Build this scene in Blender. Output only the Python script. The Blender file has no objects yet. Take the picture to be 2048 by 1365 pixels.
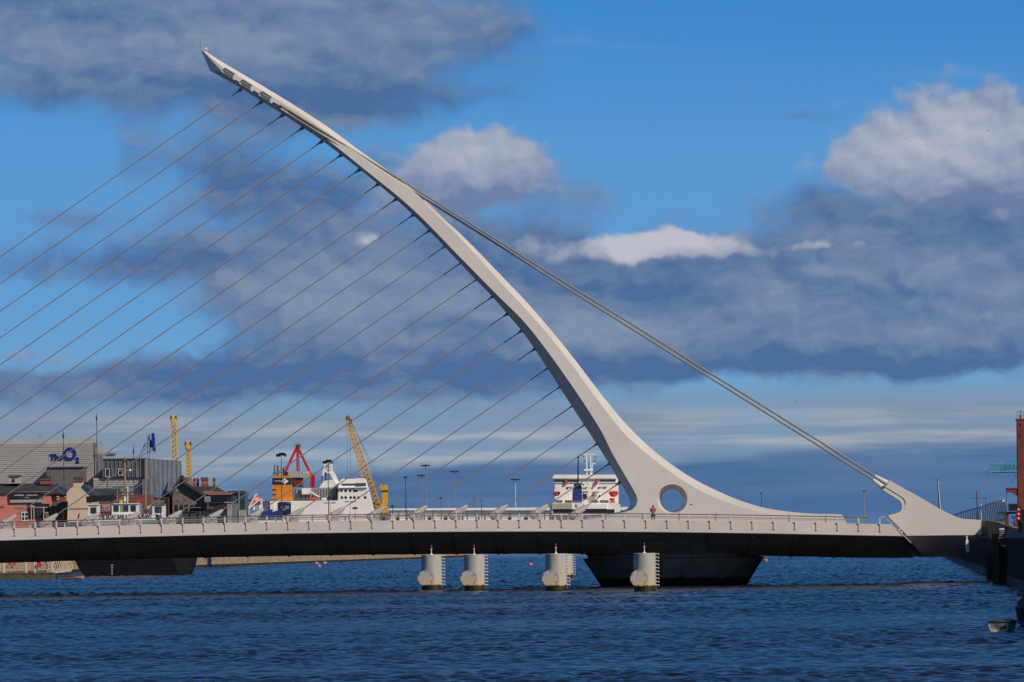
import bpy, bmesh, math, random
import numpy as np
from mathutils import Vector, Matrix
from mathutils.geometry import tessellate_polygon
random.seed(7); np.random.seed(7)
R = math.radians
scene = bpy.context.scene

# ------------------------------------------------------------------ camera
F = 10000.0            # focal length in photo pixels (photo 2048 wide)
CX, CY = 1024.0, 1085.0  # photo pixel of the optical axis (on the horizon)
ROLL = 0.013           # the photo is tilted a little
CAMH = 4.0
cam = bpy.data.cameras.new('camera')
cam.sensor_width = 36.0
cam.lens = F / 2048 * 36.0
cam.shift_x = 0.0
cam.shift_y = (CY - 682.5) / 2048
cam.clip_start = 1.0
cam.clip_end = 30000
camo = bpy.data.objects.new('camera', cam)
scene.collection.objects.link(camo)
camo.matrix_world = Matrix.Translation((0, 0, CAMH)) @ Matrix.Rotation(R(90), 4, 'X') @ Matrix.Rotation(-ROLL, 4, 'Z')
scene.camera = camo
scene.render.resolution_x = 1024
scene.render.resolution_y = 682

# ------------------------------------------------------------------ light
SUN_EL, SUN_AZ = R(35), R(130)     # azimuth clockwise from the view direction (+Y): behind, to the right
sunv = Vector((math.sin(SUN_AZ) * math.cos(SUN_EL), math.cos(SUN_AZ) * math.cos(SUN_EL), math.sin(SUN_EL)))
sl = bpy.data.lights.new('sun', 'SUN')
sl.energy = 3.6
sl.angle = R(0.53)
sl.color = (1.0, 0.86, 0.68)
so = bpy.data.objects.new('sun', sl)
so.rotation_euler = sunv.to_track_quat('Z', 'Y').to_euler()
so.location = (60, -60, 120)
scene.collection.objects.link(so)

vs = scene.view_settings
vs.view_transform = 'Standard'
vs.look = 'None'
vs.exposure = 0.0
vs.gamma = 1.0
vs.use_curve_mapping = False


def lin(r, g, b):
    return tuple(((c / 255) / 12.92) if c / 255 <= 0.04045 else (((c / 255) + 0.055) / 1.055) ** 2.4 for c in (r, g, b))


def unroll(px, py):
    dx, dy = px - CX, py - CY
    return dx - ROLL * dy, dy + ROLL * dx


# ------------------------------------------------------------------ world: Nishita sky with procedural clouds by direction
world = bpy.data.worlds.new('World')
scene.world = world
world.use_nodes = True
wt = world.node_tree
wt.nodes.clear()
STR = 0.1


class NT:
    def __init__(s, t):
        s.t = t

    def n(s, kind, **kw):
        x = s.t.nodes.new(kind)
        for k, v in kw.items():
            setattr(x, k, v)
        return x

    def put(s, sock, v):
        if hasattr(v, 'is_output') or isinstance(v, bpy.types.NodeSocket):
            s.t.links.new(v, sock)
        elif v is not None:
            sock.default_value = v

    def m(s, op, a, b=None, c=None, clamp=False):
        x = s.n('ShaderNodeMath', operation=op, use_clamp=clamp)
        for i, v in enumerate((a, b, c)):
            if v is not None:
                s.put(x.inputs[i], v)
        return x.outputs[0]

    def v(s, op, a, b=None, c=None):
        x = s.n('ShaderNodeVectorMath', operation=op)
        for i, q in enumerate((a, b, c)):
            if q is not None:
                s.put(x.inputs[i], q)
        return x.outputs['Value'] if op in ('DOT_PRODUCT', 'LENGTH') else x.outputs[0]

    def noise(s, vec, scale, detail=4, rough=0.55, dist=0.0, color=False):
        x = s.n('ShaderNodeTexNoise')
        s.put(x.inputs['Vector'], vec)
        x.inputs['Scale'].default_value = scale
        x.inputs['Detail'].default_value = detail
        x.inputs['Roughness'].default_value = rough
        x.inputs['Distortion'].default_value = dist
        return x.outputs['Color' if color else 'Fac']

    def ss(s, val, lo, hi, a=0.0, b=1.0):
        x = s.n('ShaderNodeMapRange', interpolation_type='SMOOTHSTEP')
        s.put(x.inputs['Value'], val)
        x.inputs['From Min'].default_value = lo
        x.inputs['From Max'].default_value = hi
        x.inputs['To Min'].default_value = a
        x.inputs['To Max'].default_value = b
        return x.outputs[0]

    def mix(s, f, a, b, mode='MIX'):
        x = s.n('ShaderNodeMix', data_type='RGBA', blend_type=mode)
        s.put(x.inputs[0], f)
        for i, q in ((6, a), (7, b)):
            if isinstance(q, tuple) and len(q) == 3:
                q = q + (1.0,)
            s.put(x.inputs[i], q)
        return x.outputs[2]


def build_world():
    N = NT(wt)
    tc = N.n('ShaderNodeTexCoord')
    d = tc.outputs['Generated']
    sep = N.n('ShaderNodeSeparateXYZ')
    N.put(sep.inputs[0], d)
    x, y, z = sep.outputs
    r = N.m('SQRT', N.m('ADD', N.m('MULTIPLY', x, x), N.m('MULTIPLY', y, y)))
    az = N.m('ARCTAN2', x, y)
    el = N.m('ARCTAN2', z, r)
    U = N.m('MULTIPLY', az, F / 100)     # units: 100 photo pixels of angle
    V = N.m('MULTIPLY', el, F / 100)
    cmb = N.n('ShaderNodeCombineXYZ')
    N.put(cmb.inputs[0], U)
    N.put(cmb.inputs[1], V)
    p = cmb.outputs[0]
    # clear sky
    sky = N.n('ShaderNodeTexSky')
    sky.sky_type = 'NISHITA'
    sky.sun_disc = False
    sky.sun_elevation = SUN_EL
    sky.sun_rotation = SUN_AZ
    sky.air_density = 1.0
    sky.dust_density = 0.3
    sky.ozone_density = 3.0
    zz = N.m('ADD', N.m('MULTIPLY', N.m('MAXIMUM', z, 0.0), 0.9), 0.10)
    c2 = N.n('ShaderNodeCombineXYZ')
    N.put(c2.inputs[0], x), N.put(c2.inputs[1], y), N.put(c2.inputs[2], zz)
    N.put(sky.inputs[0], N.v('NORMALIZE', c2.outputs[0]))
    tint = N.mix(N.ss(z, 0.12, 0.5), CLEAR_TINT, (0.31, 0.43, 0.60))
    clear = N.mix(1.0, sky.outputs[0], tint, 'MULTIPLY')

    def sc(*c):
        return tuple(k / STR for k in lin(*c))
    # domain warp
    wcol = N.noise(p, 0.55, 2, 0.6, color=True)
    warp = N.v('MULTIPLY', N.v('SUBTRACT', wcol, (0.5, 0.5, 0.5)), (1.4, 0.7, 0.0))
    wcol2 = N.noise(p, 2.2, 2, 0.6, color=True)
    warp2 = N.v('MULTIPLY', N.v('SUBTRACT', wcol2, (0.5, 0.5, 0.5)), (0.34, 0.20, 0.0))
    plow = N.v('ADD', p, N.v('MULTIPLY', warp, (0.5, 0.16, 0.0)))
    pw = N.v('ADD', N.v('ADD', p, warp), warp2)

    def blobs(lst):
        acc = None
        for (cx, cy, rx, ry, w) in lst:
            ux, uy = unroll(cx, cy)
            ix, iy = 100.0 / rx, 100.0 / ry
            q = N.v('MULTIPLY_ADD', pw, (ix, iy, 0.0), (-ux / 100 * ix, uy / 100 * iy, 0.0))
            d2 = N.v('DOT_PRODUCT', q, q)
            g = N.m('POWER', 0.4, d2)
            acc = N.m('MULTIPLY', g, w) if acc is None else N.m('MULTIPLY_ADD', g, w, acc)
        return acc
    stretched = N.v('MULTIPLY', pw, (0.55, 1.0, 1.0))
    fb = N.noise(stretched, 1.05, 6, 0.6)
    fb2 = N.noise(N.v('ADD', stretched, (7.3, 2.1, 0.0)), 0.6, 4, 0.6)
    # the same kind of broken cloud over the rest of the sky
    far = N.ss(N.m('MAXIMUM', N.m('ABSOLUTE', U), N.m('SUBTRACT', V, 1.0)), 10.5, 16.0)
    gen = N.noise(N.v('MULTIPLY', p, (0.10, 0.16, 1.0)), 1.0, 3, 0.55)
    genm = N.m('MULTIPLY', N.m('MULTIPLY', N.m('SUBTRACT', gen, 0.53), 5.0), far)

    M1 = blobs([(120, 75, 330, 110, 1.2), (520, 60, 300, 110, 1.2), (820, 80, 210, 100, .8), (985, 20, 130, 70, .3),
                (640, 215, 230, 42, .9), (300, 185, 300, 45, .6),
                (150, 430, 130, 24, .6), (450, 350, 160, 90, .9), (270, 530, 300, 50, .75), (560, 570, 220, 100, 1.0),
                (700, 410, 170, 85, .9), (820, 620, 260, 110, 1.1), (640, 745, 420, 55, 1.25), (130, 775, 320, 36, 1.05),
                (950, 720, 300, 60, 1.1), (1010, 540, 190, 90, 1.0),
                (1250, 575, 240, 85, 1.1), (1500, 600, 260, 95, 1.1), (1750, 560, 250, 110, 1.1), (1990, 520, 200, 120, 1.1),
                (1500, 722, 520, 32, 1.0), (1850, 690, 300, 55, .9), (1840, 435, 230, 50, .9), (1590, 410, 90, 36, .4),
                (1620, 238, 75, 16, .5), (1150, 390, 100, 40, .6), (170, 640, 190, 55, -.8)])
    M1 = N.m('ADD', M1, genm)
    d1 = N.ss(N.m('ADD', M1, N.m('MULTIPLY', N.m('SUBTRACT', fb, 0.5), 1.8)), 0.08, 1.02)
    M2 = blobs([(950, 325, 110, 62, 1.2), (870, 355, 110, 58, 1.0), (1020, 350, 90, 50, .8), (910, 405, 150, 36, .7),
                (1860, 310, 165, 95, 1.3), (1990, 305, 120, 112, 1.2), (1755, 320, 60, 75, .7),
                (1150, 503, 120, 22, .75), (1320, 482, 120, 26, .95), (1410, 503, 90, 20, .7), (1640, 495, 110, 13, .55),
                (738, 476, 55, 20, .6), (60, 715, 150, 22, .6)])
    pc = N.v('MULTIPLY', N.v('ADD', p, warp2), (0.85, 1.0, 1.0))
    fbc = N.noise(pc, 1.3, 5, 0.52)
    d2 = N.ss(N.m('ADD', M2, N.m('MULTIPLY', N.m('SUBTRACT', fbc, 0.5), 1.5)), 0.28, 0.82)
    # light and shade inside the clouds
    L = blobs([(600, 590, 170, 80, .7), (430, 80, 330, 70, .5), (120, 90, 200, 60, .4), (1180, 640, 170, 45, .65),
               (1400, 670, 380, 40, .6), (1560, 570, 180, 50, .5), (1970, 600, 110, 80, .5), (870, 590, 150, 60, .45),
               (620, 205, 420, 42, -.5), (700, 745, 520, 40, -.55), (1350, 570, 190, 45, -.6), (1550, 735, 500, 22, -.6),
               (460, 350, 140, 60, -.5), (280, 525, 260, 50, -.4)])
    up = N.noise(N.v('ADD', stretched, (0.10, 0.22, 0.0)), 1.05, 4, 0.6)
    edge = N.m('MULTIPLY', N.m('SUBTRACT', fb, up), 2.0)
    sh = N.m('ADD', N.m('ADD', N.m('MULTIPLY', L, 0.75), N.m('MULTIPLY', N.m('SUBTRACT', fb2, 0.5), 1.6)), N.m('ADD', edge, 0.36), clamp=True)
    c1 = N.mix(sh, sc(75, 105, 153), sc(127, 144, 168))
    tops = blobs([(950, 300, 140, 50, .7), (1880, 280, 210, 80, .8), (1290, 485, 190, 36, 1.4), (1690, 492, 110, 25, 1.0), (740, 476, 60, 24, .8),
                  (1900, 420, 220, 35, -.6), (960, 420, 220, 34, -.55)])
    fbu = N.noise(N.v('ADD', pc, (0.10, 0.16, 0.0)), 1.3, 3, 0.52)
    c2s = N.m('ADD', N.m('ADD', N.m('MULTIPLY', tops, 0.62), N.m('MULTIPLY', N.m('SUBTRACT', fbc, fbu), 1.2)), 0.24, clamp=True)
    c2 = N.mix(c2s, sc(108, 127, 164), sc(192, 193, 202))
    # pale band towards the horizon
    st = N.noise(N.v('MULTIPLY', plow, (0.15, 1.2, 1.0)), 1.0, 3, 0.55)
    st2 = N.noise(N.v('MULTIPLY', plow, (0.13, 1.7, 1.0)), 1.3, 3, 0.55)
    band = N.m('MULTIPLY', N.ss(V, 3.4, 2.5), N.ss(st, 0.28, 0.60, 0.6, 1.0))
    bandc = N.mix(N.m('MULTIPLY', N.ss(st2, 0.42, 0.66), N.ss(V, 2.9, 2.1)), sc(126, 146, 170), sc(172, 175, 181))
    # dark slate layer low over the sea
    vb = N.m('ADD', N.m('MULTIPLY', U, 0.028), N.m('ADD', 1.50, N.m('MULTIPLY', N.m('SUBTRACT', st, 0.5), 0.9)))
    lowd = N.m('MULTIPLY', N.ss(N.m('SUBTRACT', V, vb), 0.22, -0.10), N.ss(U, -10.0, -3.5, 0.25, 1.0))
    lowc = N.mix(N.ss(st2, 0.35, 0.7), sc(74, 107, 153), sc(90, 120, 160))
    col = N.mix(N.m('MULTIPLY', N.ss(V, 11.0, 6.3), 0.95), clear, sc(95, 154, 210))
    col = N.mix(N.m('MULTIPLY', N.ss(V, 5.8, 2.8), 0.85), col, sc(112, 165, 206))
    wisp = N.m('MULTIPLY', blobs([(1120, 110, 190, 22, .6), (1920, 160, 150, 10, .4)]), N.ss(st, 0.35, 0.7))
    col = N.mix(wisp, col, sc(120, 155, 205))
    col = N.mix(band, col, bandc)
    col = N.mix(N.m('MULTIPLY', d1, 0.96), col, c1)
    col = N.mix(N.m('MULTIPLY', d2, 0.93), col, c2)
    col = N.mix(lowd, col, lowc)
    bg = N.n('ShaderNodeBackground')
    N.put(bg.inputs[0], col)
    bg.inputs[1].default_value = STR
    out = N.n('ShaderNodeOutputWorld')
    wt.links.new(bg.outputs[0], out.inputs[0])


CLEAR_TINT = (0.21, 0.64, 1.03)
build_world()
world.cycles.sampling_method = 'MANUAL'
world.cycles.sample_map_resolution = 256

# ------------------------------------------------------------------ helpers
COL = scene.collection
ORG = {}


def P(px, py, D):
    a, b = unroll(px, py)
    return Vector((a * D / F, D, CAMH - b * D / F))


def S(D):
    return D / F


def tag(o, label=None, cat=None, group=None, kind=None):
    if label: o['label'] = label
    if cat: o['category'] = cat
    if group: o['group'] = group
    if kind: o['kind'] = kind
    return o


def thing(name, label, cat, loc, group=None):
    o = bpy.data.objects.new(name, None)
    o.empty_display_size = 0.3
    o.location = loc
    COL.objects.link(o)
    ORG[o.name] = Vector(loc)
    return tag(o, label, cat, group)


class MB:
    def __init__(s):
        s.v, s.f = [], []

    def add(s, vs_, fs):
        o = len(s.v)
        s.v += [tuple(q) for q in vs_]
        s.f += [tuple(i + o for i in q) for q in fs]
        return s

    def mm(s, x0, x1, y0, y1, z0, z1):
        x0, x1 = min(x0, x1), max(x0, x1); y0, y1 = min(y0, y1), max(y0, y1); z0, z1 = min(z0, z1), max(z0, z1)
        return s.add([(x0, y0, z0), (x1, y0, z0), (x1, y1, z0), (x0, y1, z0), (x0, y0, z1), (x1, y0, z1), (x1, y1, z1), (x0, y1, z1)],
                     [(3, 2, 1, 0), (4, 5, 6, 7), (0, 1, 5, 4), (1, 2, 6, 5), (2, 3, 7, 6), (3, 0, 4, 7)])

    def fb(s, x0, y0, x1, y1, D, depth, zg=None):
        """box whose front covers the photo rectangle at distance D"""
        c = P((x0 + x1) / 2, (y0 + y1) / 2, D)
        w, h = abs(x1 - x0) * S(D) / 2, abs(y1 - y0) * S(D) / 2
        return s.mm(c.x - w, c.x + w, D, D + depth, (c.z - h) if zg is None else zg, c.z + h)

    def tube(s, p0, p1, r0, r1=None, n=8, cap=True):
        p0, p1 = Vector(p0), Vector(p1)
        r1 = r0 if r1 is None else r1
        a = (p1 - p0).normalized()
        u = a.orthogonal().normalized(); w = a.cross(u)
        vs_ = []
        for p, r in ((p0, r0), (p1, r1)):
            for i in range(n):
                t = 2 * math.pi * i / n
                vs_.append(p + (u * math.cos(t) + w * math.sin(t)) * r)
        fs = [(i, (i + 1) % n, n + (i + 1) % n, n + i) for i in range(n)]
        if cap: fs += [tuple(range(n))[::-1], tuple(range(n, 2 * n))]
        return s.add(vs_, fs)

    def path(s, pts, r, n=6):
        for a, b in zip(pts, pts[1:]): s.tube(a, b, r, r, n)
        return s

    def bar(s, p0, p1, w, h=None):
        """square bar"""
        h = h or w
        p0, p1 = Vector(p0), Vector(p1)
        a = (p1 - p0).normalized()
        u = a.cross(Vector((0, 1, 0)))
        if u.length < 1e-3: u = Vector((1, 0, 0))
        u.normalize(); k = a.cross(u).normalized()
        vs_ = [p + u * (i * w / 2) + k * (j * h / 2) for p in (p0, p1) for i, j in ((-1, -1), (1, -1), (1, 1), (-1, 1))]
        return s.add(vs_, [(0, 1, 2, 3), (7, 6, 5, 4), (0, 4, 5, 1), (1, 5, 6, 2), (2, 6, 7, 3), (3, 7, 4, 0)])

    def prism(s, poly, y0, y1):
        """poly: (x,z) outline extruded from y0 to y1"""
        n = len(poly)
        vs_ = [(x, y0, z) for x, z in poly] + [(x, y1, z) for x, z in poly]
        tris = tessellate_polygon([[Vector((x, z, 0)) for x, z in poly]])
        fs = [tuple(t) for t in tris] + [tuple(i + n for i in t[::-1]) for t in tris]
        fs += [(i, (i + 1) % n, n + (i + 1) % n, n + i) for i in range(n)]
        return s.add(vs_, fs)

    def pprism(s, pts, D, depth):
        return s.prism([(P(a, b, D).x, P(a, b, D).z) for a, b in pts], D, D + depth)

    def lathe(s, prof, c, n=24, axis='Z'):
        c = Vector(c); vs_ = []; m = len(prof)
        for r, h in prof:
            for i in range(n):
                t = 2 * math.pi * i / n
                q = (r * math.cos(t), r * math.sin(t), h)
                if axis == 'Y': q = (q[0], h, q[1])
                if axis == 'X': q = (h, q[0], q[1])
                vs_.append(c + Vector(q))
        fs = [(k * n + i, k * n + (i + 1) % n, (k + 1) * n + (i + 1) % n, (k + 1) * n + i) for k in range(m - 1) for i in range(n)]
        if prof[0][0] > 1e-6: fs.append(tuple(range(n))[::-1])
        if prof[-1][0] > 1e-6: fs.append(tuple(range((m - 1) * n, m * n)))
        return s.add(vs_, fs)

    def lattice(s, p0, p1, w0, w1, n, r, rb=None):
        """square lattice mast: four chords and zigzag braces"""
        rb = rb or r * 0.6
        p0, p1 = Vector(p0), Vector(p1)
        a = (p1 - p0).normalized()
        k = Vector((0, 1, 0)); u = a.cross(k).normalized(); k = u.cross(a).normalized()
        def cor(t, i):
            w = w0 + (w1 - w0) * t
            sx, sy = ((-1, -1), (1, -1), (1, 1), (-1, 1))[i % 4]
            return p0.lerp(p1, t) + u * (sx * w / 2) + k * (sy * w / 2)
        for i in range(4): s.tube(cor(0, i), cor(1, i), r, r, 4)
        for j in range(n):
            for i in range(4):
                a_, b_ = cor(j / n, i + j), cor((j + 1) / n, i + j + 1)
                s.tube(a_, b_, rb, rb, 4, False)
                s.tube(cor(j / n, i), cor(j / n, i + 1), rb, rb, 4, False)
        return s

    def build(s, name, mat, parent=None, smooth=False, org=None, label=None, cat=None, group=None, kind=None):
        me = bpy.data.meshes.new(name)
        o0 = ORG[parent.name] if parent is not None else Vector(org or (0, 0, 0))
        me.from_pydata([(a - o0.x, b - o0.y, c - o0.z) for a, b, c in s.v], [], s.f)
        me.validate()
        bm = bmesh.new(); bm.from_mesh(me)
        bmesh.ops.recalc_face_normals(bm, faces=bm.faces)
        bm.to_mesh(me); bm.free()
        me.materials.append(mat)
        if smooth:
            me.polygons.foreach_set('use_smooth', [True] * len(me.polygons))
            me.set_sharp_from_angle(angle=R(35))
        o = bpy.data.objects.new(name, me)
        if parent is not None:
            o.parent = parent
        else:
            o.location = o0
        COL.objects.link(o)
        ORG[o.name] = o0
        tag(o, label, cat, group, kind)
        return o


def text_mb(body, size, origin, extrude=0.02, shear=0.0, sx=1.0, bold=0.0):
    """lettering standing upright facing the camera side (-Y)"""
    cu = bpy.data.curves.new('lettering', 'FONT')
    cu.body = body; cu.size = size; cu.extrude = extrude; cu.resolution_u = 3; cu.shear = shear; cu.offset = bold
    o = bpy.data.objects.new('lettering_tmp', cu)
    COL.objects.link(o)
    dg = bpy.context.evaluated_depsgraph_get()
    me = bpy.data.meshes.new_from_object(o.evaluated_get(dg))
    mb = MB()
    org = Vector(origin)
    mb.add([(org.x + v.co.x * sx, org.y - v.co.z, org.z + v.co.y) for v in me.vertices], [tuple(p.vertices) for p in me.polygons])
    bpy.data.objects.remove(o); bpy.data.curves.remove(cu); bpy.data.meshes.remove(me)
    return mb


# ------------------------------------------------------------------ materials
MATS = {}


def mat(name, col, rough=0.6, metal=0.0, var=0.08, nscale=1.0, bump=0.0, bscale=8.0, streak=0.0, streakcol=(0.2, 0.16, 0.12), spec=0.5, bands=None, tr=None, emit=None):
    if name in MATS: return MATS[name]
    m = bpy.data.materials.new(name)
    m.use_nodes = True
    t = m.node_tree; t.nodes.clear()
    N = NT(t)
    b = N.n('ShaderNodeBsdfPrincipled')
    out = N.n('ShaderNodeOutputMaterial')
    t.links.new(b.outputs[0], out.inputs[0])
    g = N.n('ShaderNodeNewGeometry')
    pos = g.outputs['Position']
    nz = N.noise(pos, nscale, 3, 0.6)
    f = N.ss(nz, 0.3, 0.7, 1 - var, 1 + var)
    mul = N.n('ShaderNodeVectorMath', operation='SCALE')
    mul.inputs[0].default_value = col
    t.links.new(f, mul.inputs['Scale'])
    c = mul.outputs[0]
    if bands:      # bands: (z period, mortar fraction, colour) courses
        per, frac, bc = bands
        sep = N.n('ShaderNodeSeparateXYZ'); N.put(sep.inputs[0], pos)
        fr = N.m('FRACT', N.m('DIVIDE', sep.outputs[2], per))
        c = N.mix(N.ss(fr, 1 - frac, 1 - frac * 0.6), c, bc)
    if streak > 0:
        sv = N.v('MULTIPLY', pos, (1.6, 1.6, 0.12))
        sn = N.noise(sv, 1.2, 3, 0.65)
        c = N.mix(N.m('MULTIPLY', N.ss(sn, 0.52, 0.78), streak), c, streakcol)
    N.put(b.inputs['Base Color'], c)
    rn = N.ss(nz, 0.3, 0.7, max(0.02, rough - 0.06), min(1, rough + 0.06))
    N.put(b.inputs['Roughness'], rn)
    b.inputs['Metallic'].default_value = metal
    b.inputs['Specular IOR Level'].default_value = spec
    if bump > 0:
        bn = N.n('ShaderNodeBump')
        bn.inputs['Strength'].default_value = 1.0
        bn.inputs['Distance'].default_value = bump
        N.put(bn.inputs['Height'], N.noise(pos, bscale, 4, 0.6))
        t.links.new(bn.outputs[0], b.inputs['Normal'])
    if emit:
        b.inputs['Emission Color'].default_value = emit[0] + (1,)
        b.inputs['Emission Strength'].default_value = emit[1]
    MATS[name] = m
    return m


WHITE = mat('bridge_white_paint', (0.66, 0.62, 0.555), 0.42, var=0.035, nscale=0.25, streak=0.10, streakcol=(0.46, 0.42, 0.37), bump=0.002, bscale=1.5)
FASC = mat('fascia_paint', (0.67, 0.605, 0.53), 0.5, var=0.04, nscale=0.3, streak=0.16, streakcol=(0.40, 0.36, 0.31))
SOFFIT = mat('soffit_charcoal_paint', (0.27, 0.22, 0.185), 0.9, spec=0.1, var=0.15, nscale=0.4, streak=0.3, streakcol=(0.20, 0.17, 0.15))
CABLE = mat('cable_sheath', (0.25, 0.225, 0.20), 0.55, var=0.08)
BCABLE = mat('backstay_sheath', (0.20, 0.175, 0.15), 0.5, var=0.06)
LUG = mat('lug_steel', (0.26, 0.245, 0.23), 0.5, 0.2)
RAILD = mat('handrail_bronze', (0.16, 0.13, 0.11), 0.45, 0.3)
STEEL = mat('stainless_steel', (0.36, 0.34, 0.31), 0.5, 0.0)
ASPH = mat('deck_asphalt', (0.06, 0.06, 0.06), 0.9, var=0.2)
CONCD = mat('dark_pier_concrete', (0.26, 0.205, 0.16), 0.95, spec=0.1, var=0.2, nscale=0.6, streak=0.35, streakcol=(0.04, 0.038, 0.034), bump=0.01, bscale=4)
WEED = mat('tidal_weed', (0.012, 0.014, 0.008), 0.7, var=0.4, nscale=6, bump=0.03, bscale=12)
CONC = mat('abutment_concrete', (0.22, 0.19, 0.155), 0.9, spec=0.2, var=0.12, nscale=0.8, streak=0.4, streakcol=(0.10, 0.09, 0.08))
STONE = mat('quay_stone', (0.05, 0.032, 0.016), 0.95, spec=0.1, var=0.35, nscale=1.3, bump=0.05, bscale=3, streak=0.5, streakcol=(0.018, 0.018, 0.012))
LAND = mat('paved_ground', (0.18, 0.17, 0.155), 0.95, var=0.15, nscale=0.2)
BLACK = mat('black_paint', (0.012, 0.012, 0.013), 0.5, var=0.2)
DARKM = mat('dark_steel', (0.045, 0.045, 0.05), 0.5, 0.3)
GREYM = mat('galvanised_steel', (0.33, 0.34, 0.35), 0.5, 0.5)
PWHITE = mat('white_gloss_paint', (0.78, 0.76, 0.71), 0.4, var=0.05, nscale=0.3, streak=0.12, streakcol=(0.5, 0.42, 0.32))
SHIPW = mat('ship_white_paint', (0.90, 0.86, 0.78), 0.45, var=0.05, nscale=0.15, streak=0.14, streakcol=(0.55, 0.42, 0.28))
GLASS = mat('dark_glazing', (0.02, 0.026, 0.03), 0.08, var=0.3, nscale=0.5, spec=0.8)
BGLASS = mat('blue_glazing', (0.03, 0.07, 0.09), 0.1, var=0.3, spec=0.8)
ORANGE = mat('funnel_orange', (0.72, 0.25, 0.02), 0.45, var=0.06, nscale=0.4, streak=0.2, streakcol=(0.4, 0.12, 0.02))
NAVY = mat('navy_paint', (0.012, 0.022, 0.07), 0.45, var=0.1)
BLUE = mat('ship_blue_paint', (0.02, 0.045, 0.22), 0.5, var=0.15, nscale=0.5)
SIGNB = mat('sign_blue', (0.008, 0.012, 0.24), 0.4, var=0.05)
RED = mat('crane_red', (0.55, 0.02, 0.025), 0.45, var=0.1)
LBRED = mat('lifeboat_orange_red', (0.75, 0.07, 0.025), 0.4, var=0.06)
YELLOW = mat('crane_yellow', (0.68, 0.36, 0.02), 0.5, var=0.12, nscale=1.0, streak=0.25, streakcol=(0.3, 0.16, 0.03))
YELL2 = mat('pale_crane_yellow', (0.70, 0.45, 0.06), 0.5, var=0.1)
TEAL = mat('crane_turquoise', (0.06, 0.28, 0.40), 0.5, var=0.1)
RUSTR = mat('red_oxide_paint', (0.16, 0.028, 0.014), 0.65, var=0.2, nscale=1.5, streak=0.3, streakcol=(0.10, 0.03, 0.02))
SIDING = mat('grey_metal_siding', (0.40, 0.38, 0.355), 0.55, 0.1, var=0.06, nscale=0.15)
SIDD = mat('dark_grey_cladding', (0.13, 0.125, 0.12), 0.65, var=0.1)
FINM = mat('blue_grey_metal', (0.20, 0.23, 0.26), 0.35, 0.6, var=0.12, nscale=0.3)
PINK = mat('salmon_render', (0.60, 0.19, 0.145), 0.85, var=0.08, nscale=0.5, streak=0.12, streakcol=(0.42, 0.13, 0.1))
CREAM = mat('cream_render', (0.62, 0.50, 0.37), 0.85, var=0.07, nscale=0.6, streak=0.18, streakcol=(0.42, 0.33, 0.24))
BRICK = mat('red_brick', (0.27, 0.075, 0.05), 0.9, var=0.22, nscale=2.2, bands=(0.3, 0.25, (0.20, 0.085, 0.065)))
BRICK2 = mat('brown_brick', (0.19, 0.075, 0.05), 0.9, var=0.25, nscale=1.8, bands=(0.3, 0.25, (0.13, 0.07, 0.055)))
SLATE = mat('slate_roof', (0.045, 0.045, 0.05), 0.7, var=0.25, nscale=1.0, bands=(0.35, 0.2, (0.03, 0.03, 0.035)))
RUBBLE = mat('rubble_stone', (0.165, 0.14, 0.115), 0.95, var=0.35, nscale=1.2, bump=0.06, bscale=2.5)
COPPER = mat('brown_fascia', (0.27, 0.13, 0.085), 0.7, var=0.1)
WOOD = mat('varnished_spar', (0.42, 0.19, 0.05), 0.5, var=0.15, nscale=2)
PILE = mat('timber_piling', (0.30, 0.23, 0.15), 0.9, var=0.3, nscale=1.0, streak=0.5, streakcol=(0.12, 0.09, 0.06))
BUOY = mat('buoy_orange', (0.85, 0.13, 0.05), 0.5, var=0.08)
CONTA = mat('beige_container', (0.42, 0.38, 0.31), 0.7, var=0.12)


def dolphin_mat():
    m = bpy.data.materials.new('dolphin_paint'); m.use_nodes = True
    t = m.node_tree; N = NT(t)
    b = t.nodes['Principled BSDF']
    g = N.n('ShaderNodeNewGeometry'); pos = g.outputs['Position']
    sep = N.n('ShaderNodeSeparateXYZ'); N.put(sep.inputs[0], pos)
    nz = N.noise(N.v('MULTIPLY', pos, (3.0, 3.0, 0.8)), 1.5, 6, 0.65)
    zz = N.m('ADD', sep.outputs[2], N.m('MULTIPLY', N.m('SUBTRACT', nz, 0.5), 0.9))
    base = N.mix(N.ss(nz, 0.3, 0.7), (0.38, 0.355, 0.315), (0.46, 0.43, 0.385))
    c = N.mix(N.ss(zz, 1.15, 0.45), base, (0.55, 0.40, 0.18))
    z3 = N.m('ADD', sep.outputs[2], N.m('MULTIPLY', N.m('SUBTRACT', nz, 0.5), 0.35))
    c = N.mix(N.ss(z3, 0.56, 0.42), c, (0.014, 0.016, 0.009))
    N.put(b.inputs['Base Color'], c)
    b.inputs['Roughness'].default_value = 0.55
    return m


def bowl_mat():
    m = bpy.data.materials.new('pier_bowl_concrete'); m.use_nodes = True
    t = m.node_tree; N = NT(t)
    b = t.nodes['Principled BSDF']
    g = N.n('ShaderNodeNewGeometry'); pos = g.outputs['Position']
    sep = N.n('ShaderNodeSeparateXYZ'); N.put(sep.inputs[0], pos)
    nz = N.noise(N.v('MULTIPLY', pos, (1.5, 1.5, 0.35)), 1.2, 6, 0.65)
    c = N.mix(N.ss(nz, 0.3, 0.75), (0.17, 0.13, 0.095), (0.27, 0.21, 0.16))
    zz = N.m('ADD', sep.outputs[2], N.m('MULTIPLY', N.m('SUBTRACT', nz, 0.5), 0.5))
    c = N.mix(N.ss(zz, 0.85, 0.6), c, (0.010, 0.011, 0.008))
    N.put(b.inputs['Base Color'], c)
    b.inputs['Specular IOR Level'].default_value = 0.1
    b.inputs['Roughness'].default_value = 0.9
    return m


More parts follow.
